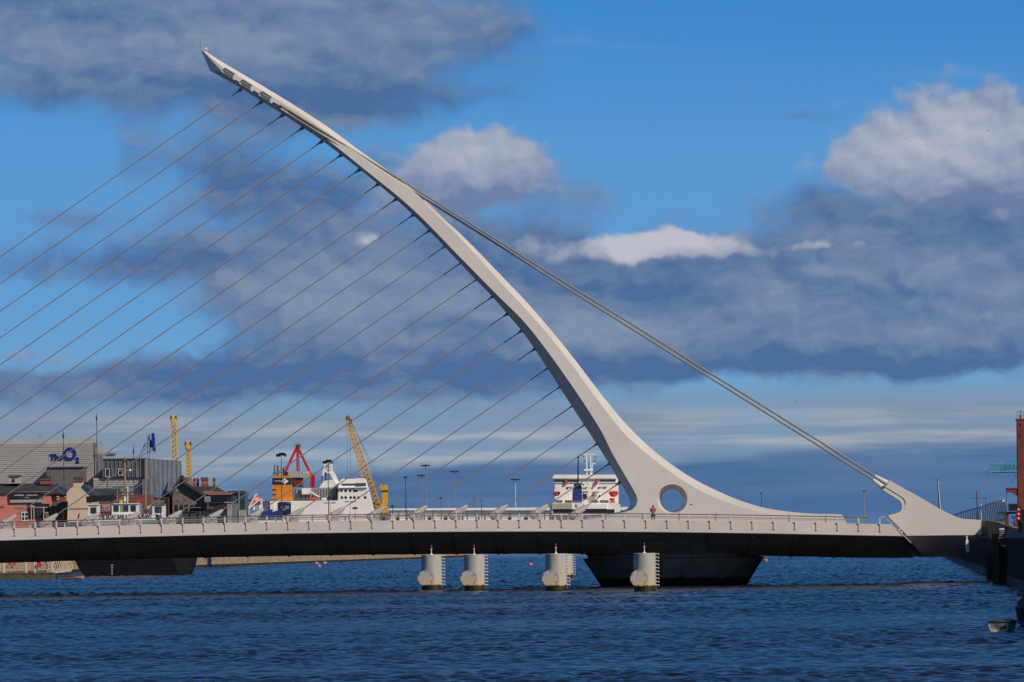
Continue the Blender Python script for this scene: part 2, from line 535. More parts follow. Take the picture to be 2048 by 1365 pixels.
def water_mat():
    m = bpy.data.materials.new('river_water'); m.use_nodes = True
    t = m.node_tree; N = NT(t)
    b = t.nodes['Principled BSDF']
    g = N.n('ShaderNodeNewGeometry'); pos = g.outputs['Position']
    b.inputs['Base Color'].default_value = (0.008, 0.012, 0.024, 1)
    b.inputs['IOR'].default_value = 1.333
    N.put(b.inputs['Roughness'], 0.2)
    n1 = N.noise(N.v('MULTIPLY', pos, (0.55, 1.0, 1.0)), 2.6, 4, 0.6)
    n2 = N.noise(N.v('MULTIPLY', pos, (0.5, 1.0, 1.0)), 0.5, 5, 0.6)
    patch = N.noise(N.v('MULTIPLY', pos, (0.012, 0.045, 1.0)), 1.0, 4, 0.6)
    amp = N.ss(patch, 0.35, 0.65, 0.7, 1.4)
    h = N.m('MULTIPLY', N.m('ADD', N.m('MULTIPLY', n1, 0.07), N.m('MULTIPLY', n2, 0.16)), amp)
    bn = N.n('ShaderNodeBump')
    bn.inputs['Strength'].default_value = 1.0
    bn.inputs['Distance'].default_value = 1.0
    N.put(bn.inputs['Height'], h)
    t.links.new(bn.outputs[0], b.inputs['Normal'])
    return m


DOLPH, BOWL, WATER = dolphin_mat(), bowl_mat(), water_mat()

# ------------------------------------------------------------------ setting: water, land, quay walls


def lbank(D): return -59.8 + 0.1 * (D - 937)
def rbank(D): return 46.0 + 0.077 * (D - 479)


def build_water():
    rows = list(np.arange(20, 110, 6.0)) + list(np.arange(110, 132, 1.0))
    d = 132.0
    while d < 1500:
        rows.append(d); d += 0.20 + max(0, d - 240) * 0.0017
    while d < 9000:
        rows.append(d); d *= 1.02
    rows = np.array(rows)
    tin = np.linspace(-1, 1, 501)
    t = np.concatenate([[-60, -25, -12, -6, -3.5, -2.2, -1.6, -1.25], tin, [1.25, 1.6, 2.2, 3.5, 6, 12, 25, 60]])
    half = 0.112 * rows + 2.0
    Xg = t[None, :] * half[:, None]
    Yg = np.repeat(rows[:, None], len(t), 1)
    Z = np.zeros_like(Xg)
    rng = np.random.RandomState(3)
    for i in range(70):
        lam = 0.46 * (2.9 ** rng.rand())
        k = 2 * math.pi / lam
        th = R(90) + rng.normal(0, 0.6) + 0.15
        a = 0.0042 * lam ** 0.95
        Z += a * np.sin(k * (math.cos(th) * Xg + math.sin(th) * Yg) + rng.rand() * 6.283)
    # gusts: patches of stronger and weaker chop
    gust = np.zeros_like(Xg)
    for i in range(14):
        gust += np.sin(Xg * rng.normal(0, 0.05) + Yg * rng.normal(0, 0.16) + rng.rand() * 6.283)
    gust = np.clip(1.0 + 0.09 * gust, 0.7, 1.4)
    fade = np.clip((Yg - 112) / 20, 0, 1) * np.clip((1500 - Yg) / 400, 0.0, 1) * (1 + np.clip(Yg - 250, 0, 800) * 0.0035) * np.clip((1.2 - np.abs(t))[None, :] / 0.2, 0, 1)
    Z *= gust * fade
    nr, nc = Xg.shape
    co = np.stack([Xg, Yg, Z], -1).reshape(-1, 3).astype(np.float32)
    idx = np.arange(nr * nc).reshape(nr, nc)
    q = np.stack([idx[:-1, :-1], idx[:-1, 1:], idx[1:, 1:], idx[1:, :-1]], -1).reshape(-1, 4)
    me = bpy.data.meshes.new('river')
    me.vertices.add(len(co)); me.vertices.foreach_set('co', co.ravel())
    me.loops.add(q.size); me.loops.foreach_set('vertex_index', q.ravel().astype(np.int32))
    me.polygons.add(len(q)); me.polygons.foreach_set('loop_start', np.arange(0, q.size, 4, dtype=np.int32))
    me.polygons.foreach_set('loop_total', np.full(len(q), 4, dtype=np.int32))
    me.polygons.foreach_set('use_smooth', np.ones(len(q), dtype=bool))
    me.update(calc_edges=True); me.validate()
    me.materials.append(WATER)
    o = bpy.data.objects.new('river', me); COL.objects.link(o)
    o['kind'] = 'structure'


build_water()
GZ = 4.2   # quay level


def slab(name, pts, z, mat_, thick):
    mb = MB(); n = len(pts)
    mb.add([(x, y, z) for x, y in pts] + [(x, y, z - thick) for x, y in pts],
           [tuple(range(n)), tuple(range(n, 2 * n))[::-1]] + [(i, (i + 1) % n, n + (i + 1) % n, n + i) for i in range(n)])
    o = mb.build(name, mat_); o['kind'] = 'structure'
    return o


slab('north_quay_ground', [(lbank(300) - .8, 300), (lbank(1420) - .8, 1420), (-2500, 1420), (-2500, 300)], GZ, LAND, 6.0)
slab('south_quay_ground', [(rbank(150) + .8, 150), (2500, 150), (2500, 2600), (rbank(2600) + .8, 2600)], GZ, LAND, 6.0)
slab('port_ground', [(-3000, 1950), (-4, 1950), (12, 2602), (5000, 2602), (5000, 8000), (-3000, 8000)], GZ - 0.1, LAND, 6.0)


def wall_run(mb, f, d0, d1, z0, z1, t, side):
    a, b = f(d0), f(d1)
    mb.add([(a, d0, z0), (b, d1, z0), (b + side * t, d1, z0), (a + side * t, d0, z0), (a, d0, z1), (b, d1, z1), (b + side * t, d1, z1), (a + side * t, d0, z1)],
           [(3, 2, 1, 0), (4, 5, 6, 7), (0, 1, 5, 4), (1, 2, 6, 5), (2, 3, 7, 6), (3, 0, 4, 7)])
    return mb


# south (right-hand) quay wall, laid in courses of stone blocks near the bridge
qw = thing('quay_wall', 'dark weathered stone quay wall running away on the right bank', 'quay wall', (rbank(440), 440, -1))
wall_run(MB(), lambda d: rbank(d) + 0.05, 150, 2600, -1.5, GZ - 0.02, 0.7, 1).build('wall_core', STONE, qw)
wall_run(MB(), lambda d: rbank(d) - 0.12, 150, 2600, GZ - 0.4, GZ + 0.06, 0.9, 1).build('coping', CONC, qw)
wall_run(MB(), lambda d: rbank(d) - 0.06, 150, 2600, -1.5, 0.75, 0.1, 1).build('weed_band', WEED, qw)
for k in range(34):
    d0 = 330 + k * 6.0
    for j in range(4):
        o_ = 3.0 * (j % 2)
        m_ = wall_run(MB(), lambda d: rbank(d) - 0.03 - 0.03 * random.random(), d0 + o_ + .04, d0 + o_ + 5.92, 0.82 + j * 0.74, 0.82 + j * 0.74 + 0.68, 0.09, 1)
        m_.build('block', STONE, qw)
# north (left-hand) quay wall with timber piles
ql = thing('quay_wall', 'timber piled quay wall along the far left bank under the deck', 'quay wall', (lbank(900), 900, -1))
wall_run(MB(), lbank, 300, 1420, -1.5, GZ - 0.02, 0.7, -1).build('wall_core', PILE, ql)
wall_run(MB(), lambda d: lbank(d) + 0.25, 300, 1420, GZ - 0.35, GZ + 0.06, 1.1, -1).build('coping', CONC, ql)
wall_run(MB(), lambda d: lbank(d) + 0.26, 300, 1420, -1.5, 0.5, 0.3, -1).build('weed_band', WEED, ql)
for k in range(46):
    d0 = 930 + k * 10.5
    MB().mm(lbank(d0), lbank(d0) + 0.22, d0, d0 + 0.5 + .5 * random.random(), -1.2, GZ - 0.38).build('pile', PILE, ql)

# ------------------------------------------------------------------ the bridge
YB = 443.0            # centre plane of the bridge
HW = 13.5             # half width of the deck
YN = YB - HW          # near edge


def interp(pts, x):
    xs = [p[0] for p in pts]; ys = [p[1] for p in pts]
    return float(np.interp(x, xs, ys))


def catmull(pts, n):
    """smooth resample of a polyline by arc length"""
    pts = [Vector((a, b, 0)) for a, b in pts]
    out = []
    ext = [pts[0] * 2 - pts[1]] + pts + [pts[-1] * 2 - pts[-2]]
    for i in range(1, len(ext) - 2):
        p0, p1, p2, p3 = ext[i - 1:i + 3]
        for k in range(12):
            t = k / 12
            out.append(0.5 * ((2 * p1) + (-p0 + p2) * t + (2 * p0 - 5 * p1 + 4 * p2 - p3) * t * t + (-p0 + 3 * p1 - 3 * p2 + p3) * t ** 3))
    out.append(pts[-1])
    L = [0.0]
    for a, b in zip(out, out[1:]): L.append(L[-1] + (b - a).length)
    xs = np.interp(np.linspace(0, L[-1], n), L, [q.x for q in out])
    ys = np.interp(np.linspace(0, L[-1], n), L, [q.y for q in out])
    return list(zip(xs.tolist(), ys.tolist()))


_top = [(-400, 1071), (-200, 1064), (0, 1057.5), (210, 1052.5), (420, 1048), (610, 1043.5), (800, 1040.6), (1000, 1039.8), (1280, 1041), (1480, 1043), (1680, 1047), (1790, 1049.5), (1900, 1052)]
_tw = [(P(a, b, YN).x, P(a, b, YN).z) for a, b in _top]
_cf = np.polyfit([q[0] for q in _tw], [q[1] for q in _tw], 4)
XL, XR = -113.0, 32.6


def ztop(x):
    if x < -62: x0 = -62; return float(np.polyval(_cf, x0) + (x - x0) * 0.017)
    return float(np.polyval(_cf, x))


bridge = thing('swing_bridge', 'white cable-stayed swing bridge with leaning curved pylon over the river', 'bridge', (P(1347, 1100, YB).x, YB, 2.5))
XS = [XL + i * (XR - XL) / 74 for i in range(75)]


def loft_x(sec, xs):
    """sec(x) -> list of (y,z); lofted along x"""
    mb = MB(); n = None; vs_ = []
    for x in xs:
        q = sec(x); n = len(q)
        vs_ += [(x + (max(0.0, ztop(x) - b) * 0.86 if x >= XR - 1e-6 else 0.0), a, b) for a, b in q]
    fs = [(k * n + i, k * n + (i + 1) % n, (k + 1) * n + (i + 1) % n, (k + 1) * n + i) for k in range(len(xs) - 1) for i in range(n)]
    fs += [tuple(range(n)), tuple(range((len(xs) - 1) * n, len(xs) * n))]
    return mb.add(vs_, fs)


deck = loft_x(lambda x: [(YN + .3, ztop(x) - .38), (YB + HW - .3, ztop(x) - .38), (YB + HW - .3, ztop(x) - .9), (YN + .3, ztop(x) - .9)], XS).build('deck', ASPH, bridge)
fn = loft_x(lambda x: [(YN, ztop(x)), (YN + .28, ztop(x)), (YN + .28, ztop(x) - 1.02), (YN + .06, ztop(x) - 1.06), (YN, ztop(x) - 1.0)], XS).build('fascia', FASC, bridge)
loft_x(lambda x: [(2 * YB - YN, ztop(x)), (2 * YB - YN - .28, ztop(x)), (2 * YB - YN - .28, ztop(x) - 1.06), (2 * YB - YN, ztop(x) - 1.06)], XS).build('fascia', FASC, bridge)
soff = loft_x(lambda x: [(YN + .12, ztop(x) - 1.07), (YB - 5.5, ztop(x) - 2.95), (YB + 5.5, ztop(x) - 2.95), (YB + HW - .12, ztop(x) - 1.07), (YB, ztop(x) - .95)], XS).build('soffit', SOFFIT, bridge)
for k in range(40):
    x = XL + 2 + k * 3.66
    if x > XR - 1: break
    za = ztop(x)
    n_ = MB()
    n_.add([(x + e, y, z) for e in (-.11, .11) for y, z in ((YN + .7, za - 1.05), (YN + .9, za - 1.36), (YB - 5.6, za - 3.02), (YB - 5.6, za - 2.85))],
           [(0, 1, 2, 3), (7, 6, 5, 4), (0, 4, 5, 1), (1, 5, 6, 2), (2, 6, 7, 3), (3, 7, 4, 0)])
    n_.build('bracket', SOFFIT, soff)

BRKT = mat('bracket_steel', (0.30, 0.27, 0.235), 0.6)
# handrail: posts bolted over the fascia, a bronze top rail and thin wires
post_px = [1207 - 42.08 * k for k in range(0, 45)][::-1] + [1207 + 42.5 * k for k in range(1, 14)]
for a in post_px:
    x = P(a, 1040, YN - .1).x
    zt = ztop(x)
    pm = MB().mm(x - .06, x + .06, YN - .10, YN - .02, zt - .04, zt + .52)
    o = pm.build('rail_post', WHITE, bridge)
    MB().mm(x - .022, x + .022, YN - .045, YN - .004, zt - .60, zt - .045).mm(x - .028, x + .09, YN - .08, YN - .004, zt - .65, zt - .60).build('foot_bracket', BRKT, o)
xs_r = [x for x in XS if x < P(1772, 1040, YN).x]


def rail(y, dz, r, name, m_):
    mb = MB()
    for a, b in zip(xs_r, xs_r[1:]):
        mb.tube((a, y, ztop(a) + dz), (b, y, ztop(b) + dz), r, r, 5, False)
    return mb.build(name, m_, bridge)


rail(YN - .06, .54, .042, 'top_rail', RAILD)
rail(YN - .06, .36, .016, 'wire_rail', STEEL)
rail(YN - .06, .18, .016, 'wire_rail', STEEL)
rail(YB + HW - .06, .54, .042, 'top_rail', RAILD)
rail(YB + HW - .06, .30, .022, 'wire_rail', STEEL)
rail(YB - 6.5, .34, .03, 'carriageway_rail', GREYM)
rail(YB - 6.5, .60, .03, 'carriageway_rail', GREYM)
for k in range(30):
    x = -60 + k * 3.2
    if x < xs_r[-1]:
        MB().mm(x - .05, x + .05, YB + HW - .1, YB + HW - .02, ztop(x) - .3, ztop(x) + .52).build('rail_post', WHITE, bridge)
        MB().mm(x - .05 + 1, x + .05 + 1, YB - 6.55, YB - 6.45, ztop(x) - .38, ztop(x) + .62).build('rail_post', GREYM, bridge)

# ---- pylon: hexagonal section traced as four edge lines, base web pierced by a round hole
T_ = [(400.5, 96.6), (447, 126), (526.5, 173), (600, 218), (662, 259), (717, 300), (755, 327), (789, 351), (820, 375), (846, 397), (896, 444), (948, 495), (999, 548), (1050, 601), (1100, 658.5), (1149.5, 719.5), (1199.4, 785), (1249, 845), (1294, 890), (1341, 928), (1387.5, 958.4), (1434, 982), (1481, 1001.8), (1528, 1015.8), (1575, 1023.4), (1622, 1027.6), (1683, 1029)]
N1_ = [(446, 136), (475, 152), (526.5, 183), (600, 227), (650, 262), (717, 309), (755, 336), (794, 362), (830, 387), (871, 428), (922, 479), (973, 534), (1012, 577), (1050, 617), (1100, 674), (1149.5, 738), (1199.4, 806), (1249, 868), (1294, 908), (1341, 944.5), (1387.5, 975), (1434, 997), (1481, 1013.5), (1528, 1026.4), (1575, 1034.4), (1615, 1037.5), (1686, 1038.5)]
N2_ = [(444.5, 144), (482, 166), (526, 192), (560, 212), (600, 236), (640, 268.5), (678.5, 298.5), (717, 329.5), (755, 360), (794, 391.5), (832, 425), (871, 464), (909, 503.5), (947.7, 543), (1000, 596), (1050, 646), (1100, 710), (1149.5, 780), (1199.4, 857), (1223, 904), (1247, 946), (1266, 978)]
B_ = [(420.3, 142), (482.5, 177), (526.5, 205), (567.5, 230), (600, 252), (640, 278.5), (678.5, 307.7), (717, 337), (755, 368), (794, 401), (832, 436), (871, 475), (909, 515), (947.7, 556), (984, 593), (1015, 629), (1050, 671), (1100, 745), (1149.5, 822), (1199.4, 898), (1223, 936), (1247, 976)]
ZT_, ZB_ = P(400, 97, YB).z, P(1350, 1040, YB).z


def half_w(z):
    return 0.55 + (ZT_ - z) / (ZT_ - ZB_) * 1.75


def wp(px, py, side=0):
    """photo point on the pylon; side -1 near face, 0 ridge on the centre plane, +1 far face"""
    q = P(px, py, YB)
    return Vector((q.x, YB + side * half_w(q.z), q.z))


def wpn(px, py, side):
    """point of the near face: place the pixel on the actual face depth"""
    z = P(px, py, YB).z
    q = P(px, py, YB - half_w(z))
    return Vector((q.x, YB + side * half_w(q.z), q.z))


NP = 90
T = catmull(T_, NP); N1 = catmull(N1_, NP); N2 = catmull(N2_, 70); B = catmull(B_, 70)
foot_N = [(1273, 992), (1275, 1002), (1272, 1012), (1264, 1020), (1250, 1026), (1232, 1030), (1205, 1035), (1170, 1043), (1150, 1060)]
foot_B = [(1258, 996), (1261, 1005), (1259, 1013), (1253, 1019), (1243, 1023), (1228, 1026.5), (1200, 1032), (1160, 1041), (1140, 1060)]
N2f, Bf = N2 + foot_N, B + foot_B
outline = N2f + [(1400, 1062), (1702, 1062)] + N1[::-1]
hole_c, hole_r = (1344.3, 998.5), (30.5, 29.5)
nh = 40
hole = [(hole_c[0] + hole_r[0] * math.cos(2 * math.pi * i / nh), hole_c[1] + hole_r[1] * math.sin(2 * math.pi * i / nh)) for i in range(nh)]
throat = [(hole_c[0] - 0.3 + 21.2 * math.cos(2 * math.pi * i / nh), hole_c[1] + 1.8 + 22 * math.sin(2 * math.pi * i / nh)) for i in range(nh)]
pb = MB()
tri = tessellate_polygon([[Vector((a, b, 0)) for a, b in outline], [Vector((a, b, 0)) for a, b in hole]])
allp = outline + hole
for sd in (-1, 1):
    pb.add([wpn(a, b, sd) for a, b in allp], [tuple(t) for t in tri])
    for e0, e1 in ((N1, T), (N2f, Bf)):
        n = len(e0)
        pb.add([wpn(a, b, sd) for a, b in e0] + [wp(a, b, 0) for a, b in e1], [(i, i + 1, n + i + 1, n + i) for i in range(n - 1)])
    # nose facets
    pb.add([wp(*T[0]), wpn(*N1[0], sd), wpn(*N2[0], sd), wp(*B[0])], [(0, 1, 2), (0, 2, 3)])
    # lower end of the tail strip
    pb.add([wp(*T[-1]), wpn(*N1[-1], sd), wpn(1702, 1062, sd), wp(1702, 1062)], [(0, 1, 2), (0, 2, 3)])
    # flared round opening
    pb.add([wpn(a, b, sd) for a, b in hole] + [Vector((wp(a, b).x, YB + sd * .25, wp(a, b).z)) for a, b in throat], [(i, (i + 1) % nh, nh + (i + 1) % nh, nh + i) for i in range(nh)])
pb.add([Vector((wp(a, b).x, YB + s_ * .25, wp(a, b).z)) for s_ in (-1, 1) for a, b in throat], [(i, (i + 1) % nh, nh + (i + 1) % nh, nh + i) for i in range(nh)])
pylon = pb.build('pylon', WHITE, bridge)
# three recessed loop lights in the flank near the tip
for k, (a, b) in enumerate(((459, 147), (494, 170), (533, 193.5))):
    dx, dy = 0.85, 0.535
    def q(u, w, off=0.03):
        px_, py_ = a + dx * u - dy * w, b + dy * u + dx * w
        v_ = wpn(px_, py_, -1); return Vector((v_.x, v_.y - off, v_.z))
    bx = [q(-15, -6), q(17, -6), q(17, 6), q(-15, 6)]
    MB().add(bx + [v_ + Vector((0, .1, 0)) for v_ in bx], [(0, 1, 2, 3), (7, 6, 5, 4), (0, 4, 5, 1), (1, 5, 6, 2), (2, 6, 7, 3), (3, 7, 4, 0)]).build('access_panel', WHITE, pylon)
    loop = [q(u, w, .1) for u, w in ((10, -4.2), (-11, -4.2), (-13.5, -2.5), (-13, -.6), (-10, .6), (8, .6), (10.5, 2), (10, 4), (7, 5), (-9, 5))]
    MB().path(loop, .04, 5).build('loop_handle', LUG, pylon)
# mast-head aerial and lamp
tip = wp(*T[0])
MB().tube(tip, tip + Vector((0, 0, .75)), .025, .012, 5).build('aerial', DARKM, pylon)
lp = wp(412, 103)
MB().tube(lp - Vector((0, 0, .1)), lp + Vector((0, 0, .22)), .05, .05, 6).mm(lp.x - .1, lp.x + .13, lp.y - .12, lp.y + .12, lp.z + .1, lp.z + .32).build('masthead_lamp', PWHITE, pylon)
q = wpn(1383.6, 1008.6, -1)
MB().mm(q.x - .09, q.x + .09, q.y - .06, q.y + .02, q.z - .03, q.z + .03).build('sensor', LUG, pylon)

# ---- stays and the bullet-shaped anchors along the deck
ST = [(481, 180), (522, 205), (565, 231), (604, 257), (643, 284), (682, 311), (719, 340), (756, 369), (792, 399), (827, 430), (860, 461), (893, 491), (925, 524), (957, 557), (986, 593), (1015, 628), (1043, 662), (1070, 698), (1098, 735), (1123, 772), (1148, 810), (1172, 848), (1196, 887), (1220, 927), (1239, 966)]
FX = [1176.5, 1096.5, 1016, 935.5, 855, 771.6, 690.2, 608.8, 527.6, 446.1, 364, 280.5, 199, 116, 33] + [33 - 83.2 * k for k in range(1, 11)]
FX = FX[::-1]
ANCH = mat('anchor_paint', (0.47, 0.44, 0.395), 0.55, var=0.1, nscale=1.5, streak=.25, streakcol=(0.3, 0.27, 0.24))
FY = [(-800, 1070), (33, 1030.5), (364, 1022), (771, 1013), (1000, 1010), (1176, 1010)]
for (a, b), fx in zip(ST, FX):
    top = wp(a, b)
    low = P(fx, interp(FY, fx), YB)
    dr = (top - low).normalized()
    st_ = MB().tube(low - dr * .1, top, .045, .045, 7).build('stay_cable', CABLE, bridge, smooth=True)
    # lug under the pylon
    MB().tube(top - dr * .55, top + dr * .1, .055, .11, 6).tube(top - dr * .22, top + dr * .12, .11, .2, 6).build('cable_lug', LUG, st_)
    # anchor: tapered sleeve along the cable on a raked pedestal
    an = MB()
    dn = Vector((dr.x, 0, dr.z)).normalized()
    up = Vector((-dn.z, 0, dn.x))
    tail_ = low - dn * 1.95
    prof = [(0.02, .10), (.25, .17), (.7, .25), (1.2, .31), (1.75, .345), (1.9, .30), (1.96, .12)]
    nn = 12; vs_ = []
    for t_, r_ in prof:
        c_ = low - dn * t_
        for i in range(nn):
            g_ = 2 * math.pi * i / nn
            vs_.append(c_ + up * (r_ * math.cos(g_)) + Vector((0, r_ * math.sin(g_), 0)))
    fs = [(k * nn + i, k * nn + (i + 1) % nn, (k + 1) * nn + (i + 1) % nn, (k + 1) * nn + i) for k in range(len(prof) - 1) for i in range(nn)]
    fs += [tuple(range(nn)), tuple(range((len(prof) - 1) * nn, len(prof) * nn))]
    an.add(vs_, fs)
    fin = an.build('cable_anchor', ANCH, bridge, smooth=True)
    c0 = low - dn * 1.25
    zd = ztop(low.x) - .4
    pts = [(low - dn * .45 - up * .12), (low - dn * .5 - up * .3), (low + Vector((-.55, 0, -.62))), Vector((low.x - .50, 0, zd)), Vector((low.x - 1.45, 0, zd)), (low - dn * 1.5 - up * .2), (c0)]
    MB().prism([(v_.x, v_.z) for v_ in pts], YB - .2, YB + .2).build('pedestal', ANCH, fin)
    cc = low - dn * 1.22
    MB().tube(cc - dn * .04, cc + dn * .04, .35, .345, 14).build('collar', FASC, fin)

# ---- backstays and the forked tail that holds them
YT = YB - .4
near_top = wpn(566, 214, -1) + Vector((0, -.16, 0))
for (e, dy_, off) in (((1752, 953.5), .35, 0.0), ((1748, 961), 1.35, .42)):
    end = P(e[0], e[1], YT + dy_)
    start = near_top + Vector((.1 * off, -off * .2, -off * .9))
    o = MB().tube(start, end, .09, .09, 9).build('backstay', BCABLE, bridge, smooth=True)
    dr = (end - start).normalized()
    tgt = P(1775 if off == 0 else 1767.5, 967.5 if off == 0 else 977, YT + dy_)
    MB().tube(end - dr * .12, end.lerp(tgt, .55), .13, .22, 12).tube(end.lerp(tgt, .55), tgt, .22, .27, 12).build('socket', WHITE, o, smooth=True)
    MB().tube(start - dr * .3, start + dr * .5, .15, .13, 8).build('pylon_clamp', LUG, o)
tail_near = [(1779, 961), (1808, 977.4), (1838, 993.8), (1878, 1017.4), (1900, 1028.5), (1909, 1032.5), (1919, 1036.5), (1932, 1038.6), (1962.7, 1040.4), (1961, 1070.3), (1814.5, 1071.7),
             (1775.5, 1032.5), (1792, 1029.5), (1803, 1026.5), (1809, 1020), (1811, 1012), (1810.5, 1003), (1807, 996.4), (1771.5, 974.5)]
tail = MB().pprism(tail_near, YT, .82).build('tail', WHITE, bridge)
tail_far = [(1771.5, 974.3), (1766, 980.5), (1794, 998), (1799, 1001.5), (1802.5, 1006), (1804, 1012), (1803.6, 1018.5), (1800, 1024.5), (1790, 1028), (1775.5, 1031.4), (1800, 1033), (1830, 1020), (1822, 1000)]
MB().pprism(tail_far, YT + .03, 1.5).build('fork_plate', WHITE, tail)
MB().path([P(a_, b_, YT + .01) for a_, b_ in ((1771.5, 974.6), (1789, 985.2), (1806.5, 996.6), (1810, 1002), (1811, 1009))], .035, 6).build('groove_shade_bar', LUG, tail)  # dark bar draws the shaded line between the prongs; nothing is recessed
a0, a1 = P(1815, 1071.9, YT + .05), P(1961, 1070.6, YT + .05)
b0, b1 = P(1848, 1114.5, YT + 2.2), P(1992, 1112.5, YT + 2.2)
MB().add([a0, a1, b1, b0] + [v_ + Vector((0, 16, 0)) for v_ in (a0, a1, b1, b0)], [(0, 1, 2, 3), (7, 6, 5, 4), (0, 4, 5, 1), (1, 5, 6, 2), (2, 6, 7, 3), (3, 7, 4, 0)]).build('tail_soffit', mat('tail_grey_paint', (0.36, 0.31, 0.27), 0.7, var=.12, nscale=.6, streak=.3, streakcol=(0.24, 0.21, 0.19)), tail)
c_ = P(1890, 1055, YT)
MB().mm(XR + .02, P(1961, 1050, YT).x, YT + .9, YB + HW, c_.z - .6, c_.z - .1).build('tail_deck', ASPH, tail)
# joint strip along the raked end of the tail and the two white bearings
MB().bar(P(1774, 1036.5, YT + .3), P(1822, 1086, YT + .3), .14, .5).build('joint_strip', LUG, tail)
MB().bar(P(1771, 1036, YT + .1), P(1806, 1073, YT + .1), .10, .3).build('edge_rail', STEEL, tail)
for a, b in ((1799, 1060), (1803.5, 1065)):
    c = P(a, b, YT - .02); MB().lathe([(0.01, -.05), (.09, -.05), (.09, .05), (.01, .05)], c, 10, 'Y').build('bearing', PWHITE, tail)
MB().fb(1762, 1033.5, 1776, 1035, YT + .25, .3).build('end_cap', WHITE, tail)
# navigation lamp housing hung on the dark flank
c = P(1934.5, 1084, YT - .15)
lamp = MB().pprism([(1931.5, 1081), (1937, 1081), (1938.5, 1104), (1932, 1104)], YT - .25, .35).build('lamp_housing', PWHITE, tail)
MB().fb(1932.5, 1072, 1935, 1081, YT - .1, .1).build('hanger', PWHITE, lamp)

# ---- pivot pier: dark concrete bowl standing in the river
bc = P(1347, 1100, YB)
pier = thing('bridge_pier', 'dark concrete bowl-shaped pivot pier standing in the water under the pylon', 'pier', (bc.x, YB, -1.0))
MB().lathe([(5.6, -1.6), (6.35, -.3), (6.6, .2), (6.95, .75), (7.45, 1.55), (8.0, 2.36), (8.0, 2.44), (7.7, 2.50), (7.6, 2.5), (.5, 2.5)], (bc.x, YB, 0), 72).build('bowl', BOWL, pier, smooth=True)
MB().lathe([(7.62, 2.48), (7.62, 2.72), (8.3, 3.1), (10.2, 3.75), (10.2, 3.9), (.5, 3.9)], (bc.x, YB, 0), 72).build('bearing_collar', CONCD, pier, smooth=True)

# ------------------------------------------------------------------ fender dolphins


def dolphin(px, D, ztop_, label, lit=True, r=0.86):
    a = (px - CX) * D / F
    loc = Vector((a, D, -1.2))
    t = thing('mooring_dolphin', label, 'dolphin', loc, 'white steel dolphins around the pivot pier')
    MB().lathe([(r, -1.5), (r, ztop_ - .03), (r - .03, ztop_), (.02, ztop_)], (a, D, 0), 40).build('shaft', DOLPH, t, smooth=True)
    # blind flanged stub facing upstream
    dirv = Vector((-0.36, -0.93, 0))
    c0 = Vector((a, D, 1.05)) + dirv * .55 + Vector((-.28, 0, 0))
    c1 = c0 + Vector((-.02, -.75, 0))
    MB().tube(c0, c1, .60, .60, 32).build('stub_pipe', DOLPH, t, smooth=True)
    c2 = c1 + Vector((0, -.09, 0))
    MB().tube(c1 + Vector((0, .07, 0)), c1 + Vector((0, .012, 0)), .69, .69, 36).build('flange_shade_ring', BLACK, t)  # black ring behind the flange stands in for the shade at its rim
    fl = MB().tube(c1, c2, .665, .665, 36).build('flange', DOLPH, t, smooth=True)
    for k in range(6):
        g = R(90 + 60 * k)
        b0 = c2 + Vector((math.cos(g) * .58, 0, math.sin(g) * .58))
        MB().tube(b0 + Vector((0, .02, 0)), b0 - Vector((0, .05, 0)), .04, .04, 6).build('bolt', BLACK, fl)
    lad = MB().bar((a + r + .02, D - .22, .2), (a + r + .02, D - .22, ztop_), .03).bar((a + r + .02, D + .22, .2), (a + r + .02, D + .22, ztop_), .03).build('ladder', STEEL, t)
    for k in range(int((ztop_ - .1) / .27)):
        z = ztop_ - .06 - k * .272
        MB().bar((a + r - .05, D - .24, z), (a + r + .25, D - .24, z), .045).bar((a + r + .25, D - .24, z + .02), (a + r + .25, D - .24, z - .10), .04).bar((a + r + .25, D - .24, z), (a + r + .25, D + .24, z), .045).bar((a + r - .05, D + .24, z), (a + r + .25, D + .24, z), .045).build('rung', PWHITE, lad)
    if lit:
        l = MB().tube((a, D, ztop_), (a, D, ztop_ + .12), .14, .05, 8).tube((a, D, ztop_ + .1), (a, D, ztop_ + .52), .035, .03, 6).mm(a - .09, a + .09, D - .06, D + .06, ztop_ + .46, ztop_ + .50).build('lamp_post', PWHITE, t)
        MB().lathe([(.01, .5), (.06, .5), (.085, .58), (.05, .62), (.06, .7), (.06, .78), (.02, .82)], (a, D, ztop_), 10).build('lantern', mat('lantern_red', (0.28, 0.05, 0.05), 0.4), l)


dolphin(862.5 + 0, 425, 3.03, 'leftmost white steel dolphin with red lantern in front of bridge deck')
dolphin(948, 415, 3.02, 'second white steel dolphin from the left in front of the deck')
dolphin(1111.5, 404, 3.04, 'white steel dolphin overlapping a smaller one just left of the pier')
dolphin(1288.5, 392, 3.02, 'rightmost white steel dolphin standing before the dark bowl pier')
dolphin(1128.5, 540, 2.72, 'partly hidden white dolphin seen beyond the bridge deck', lit=False, r=.9)

# ------------------------------------------------------------------ person on the bridge


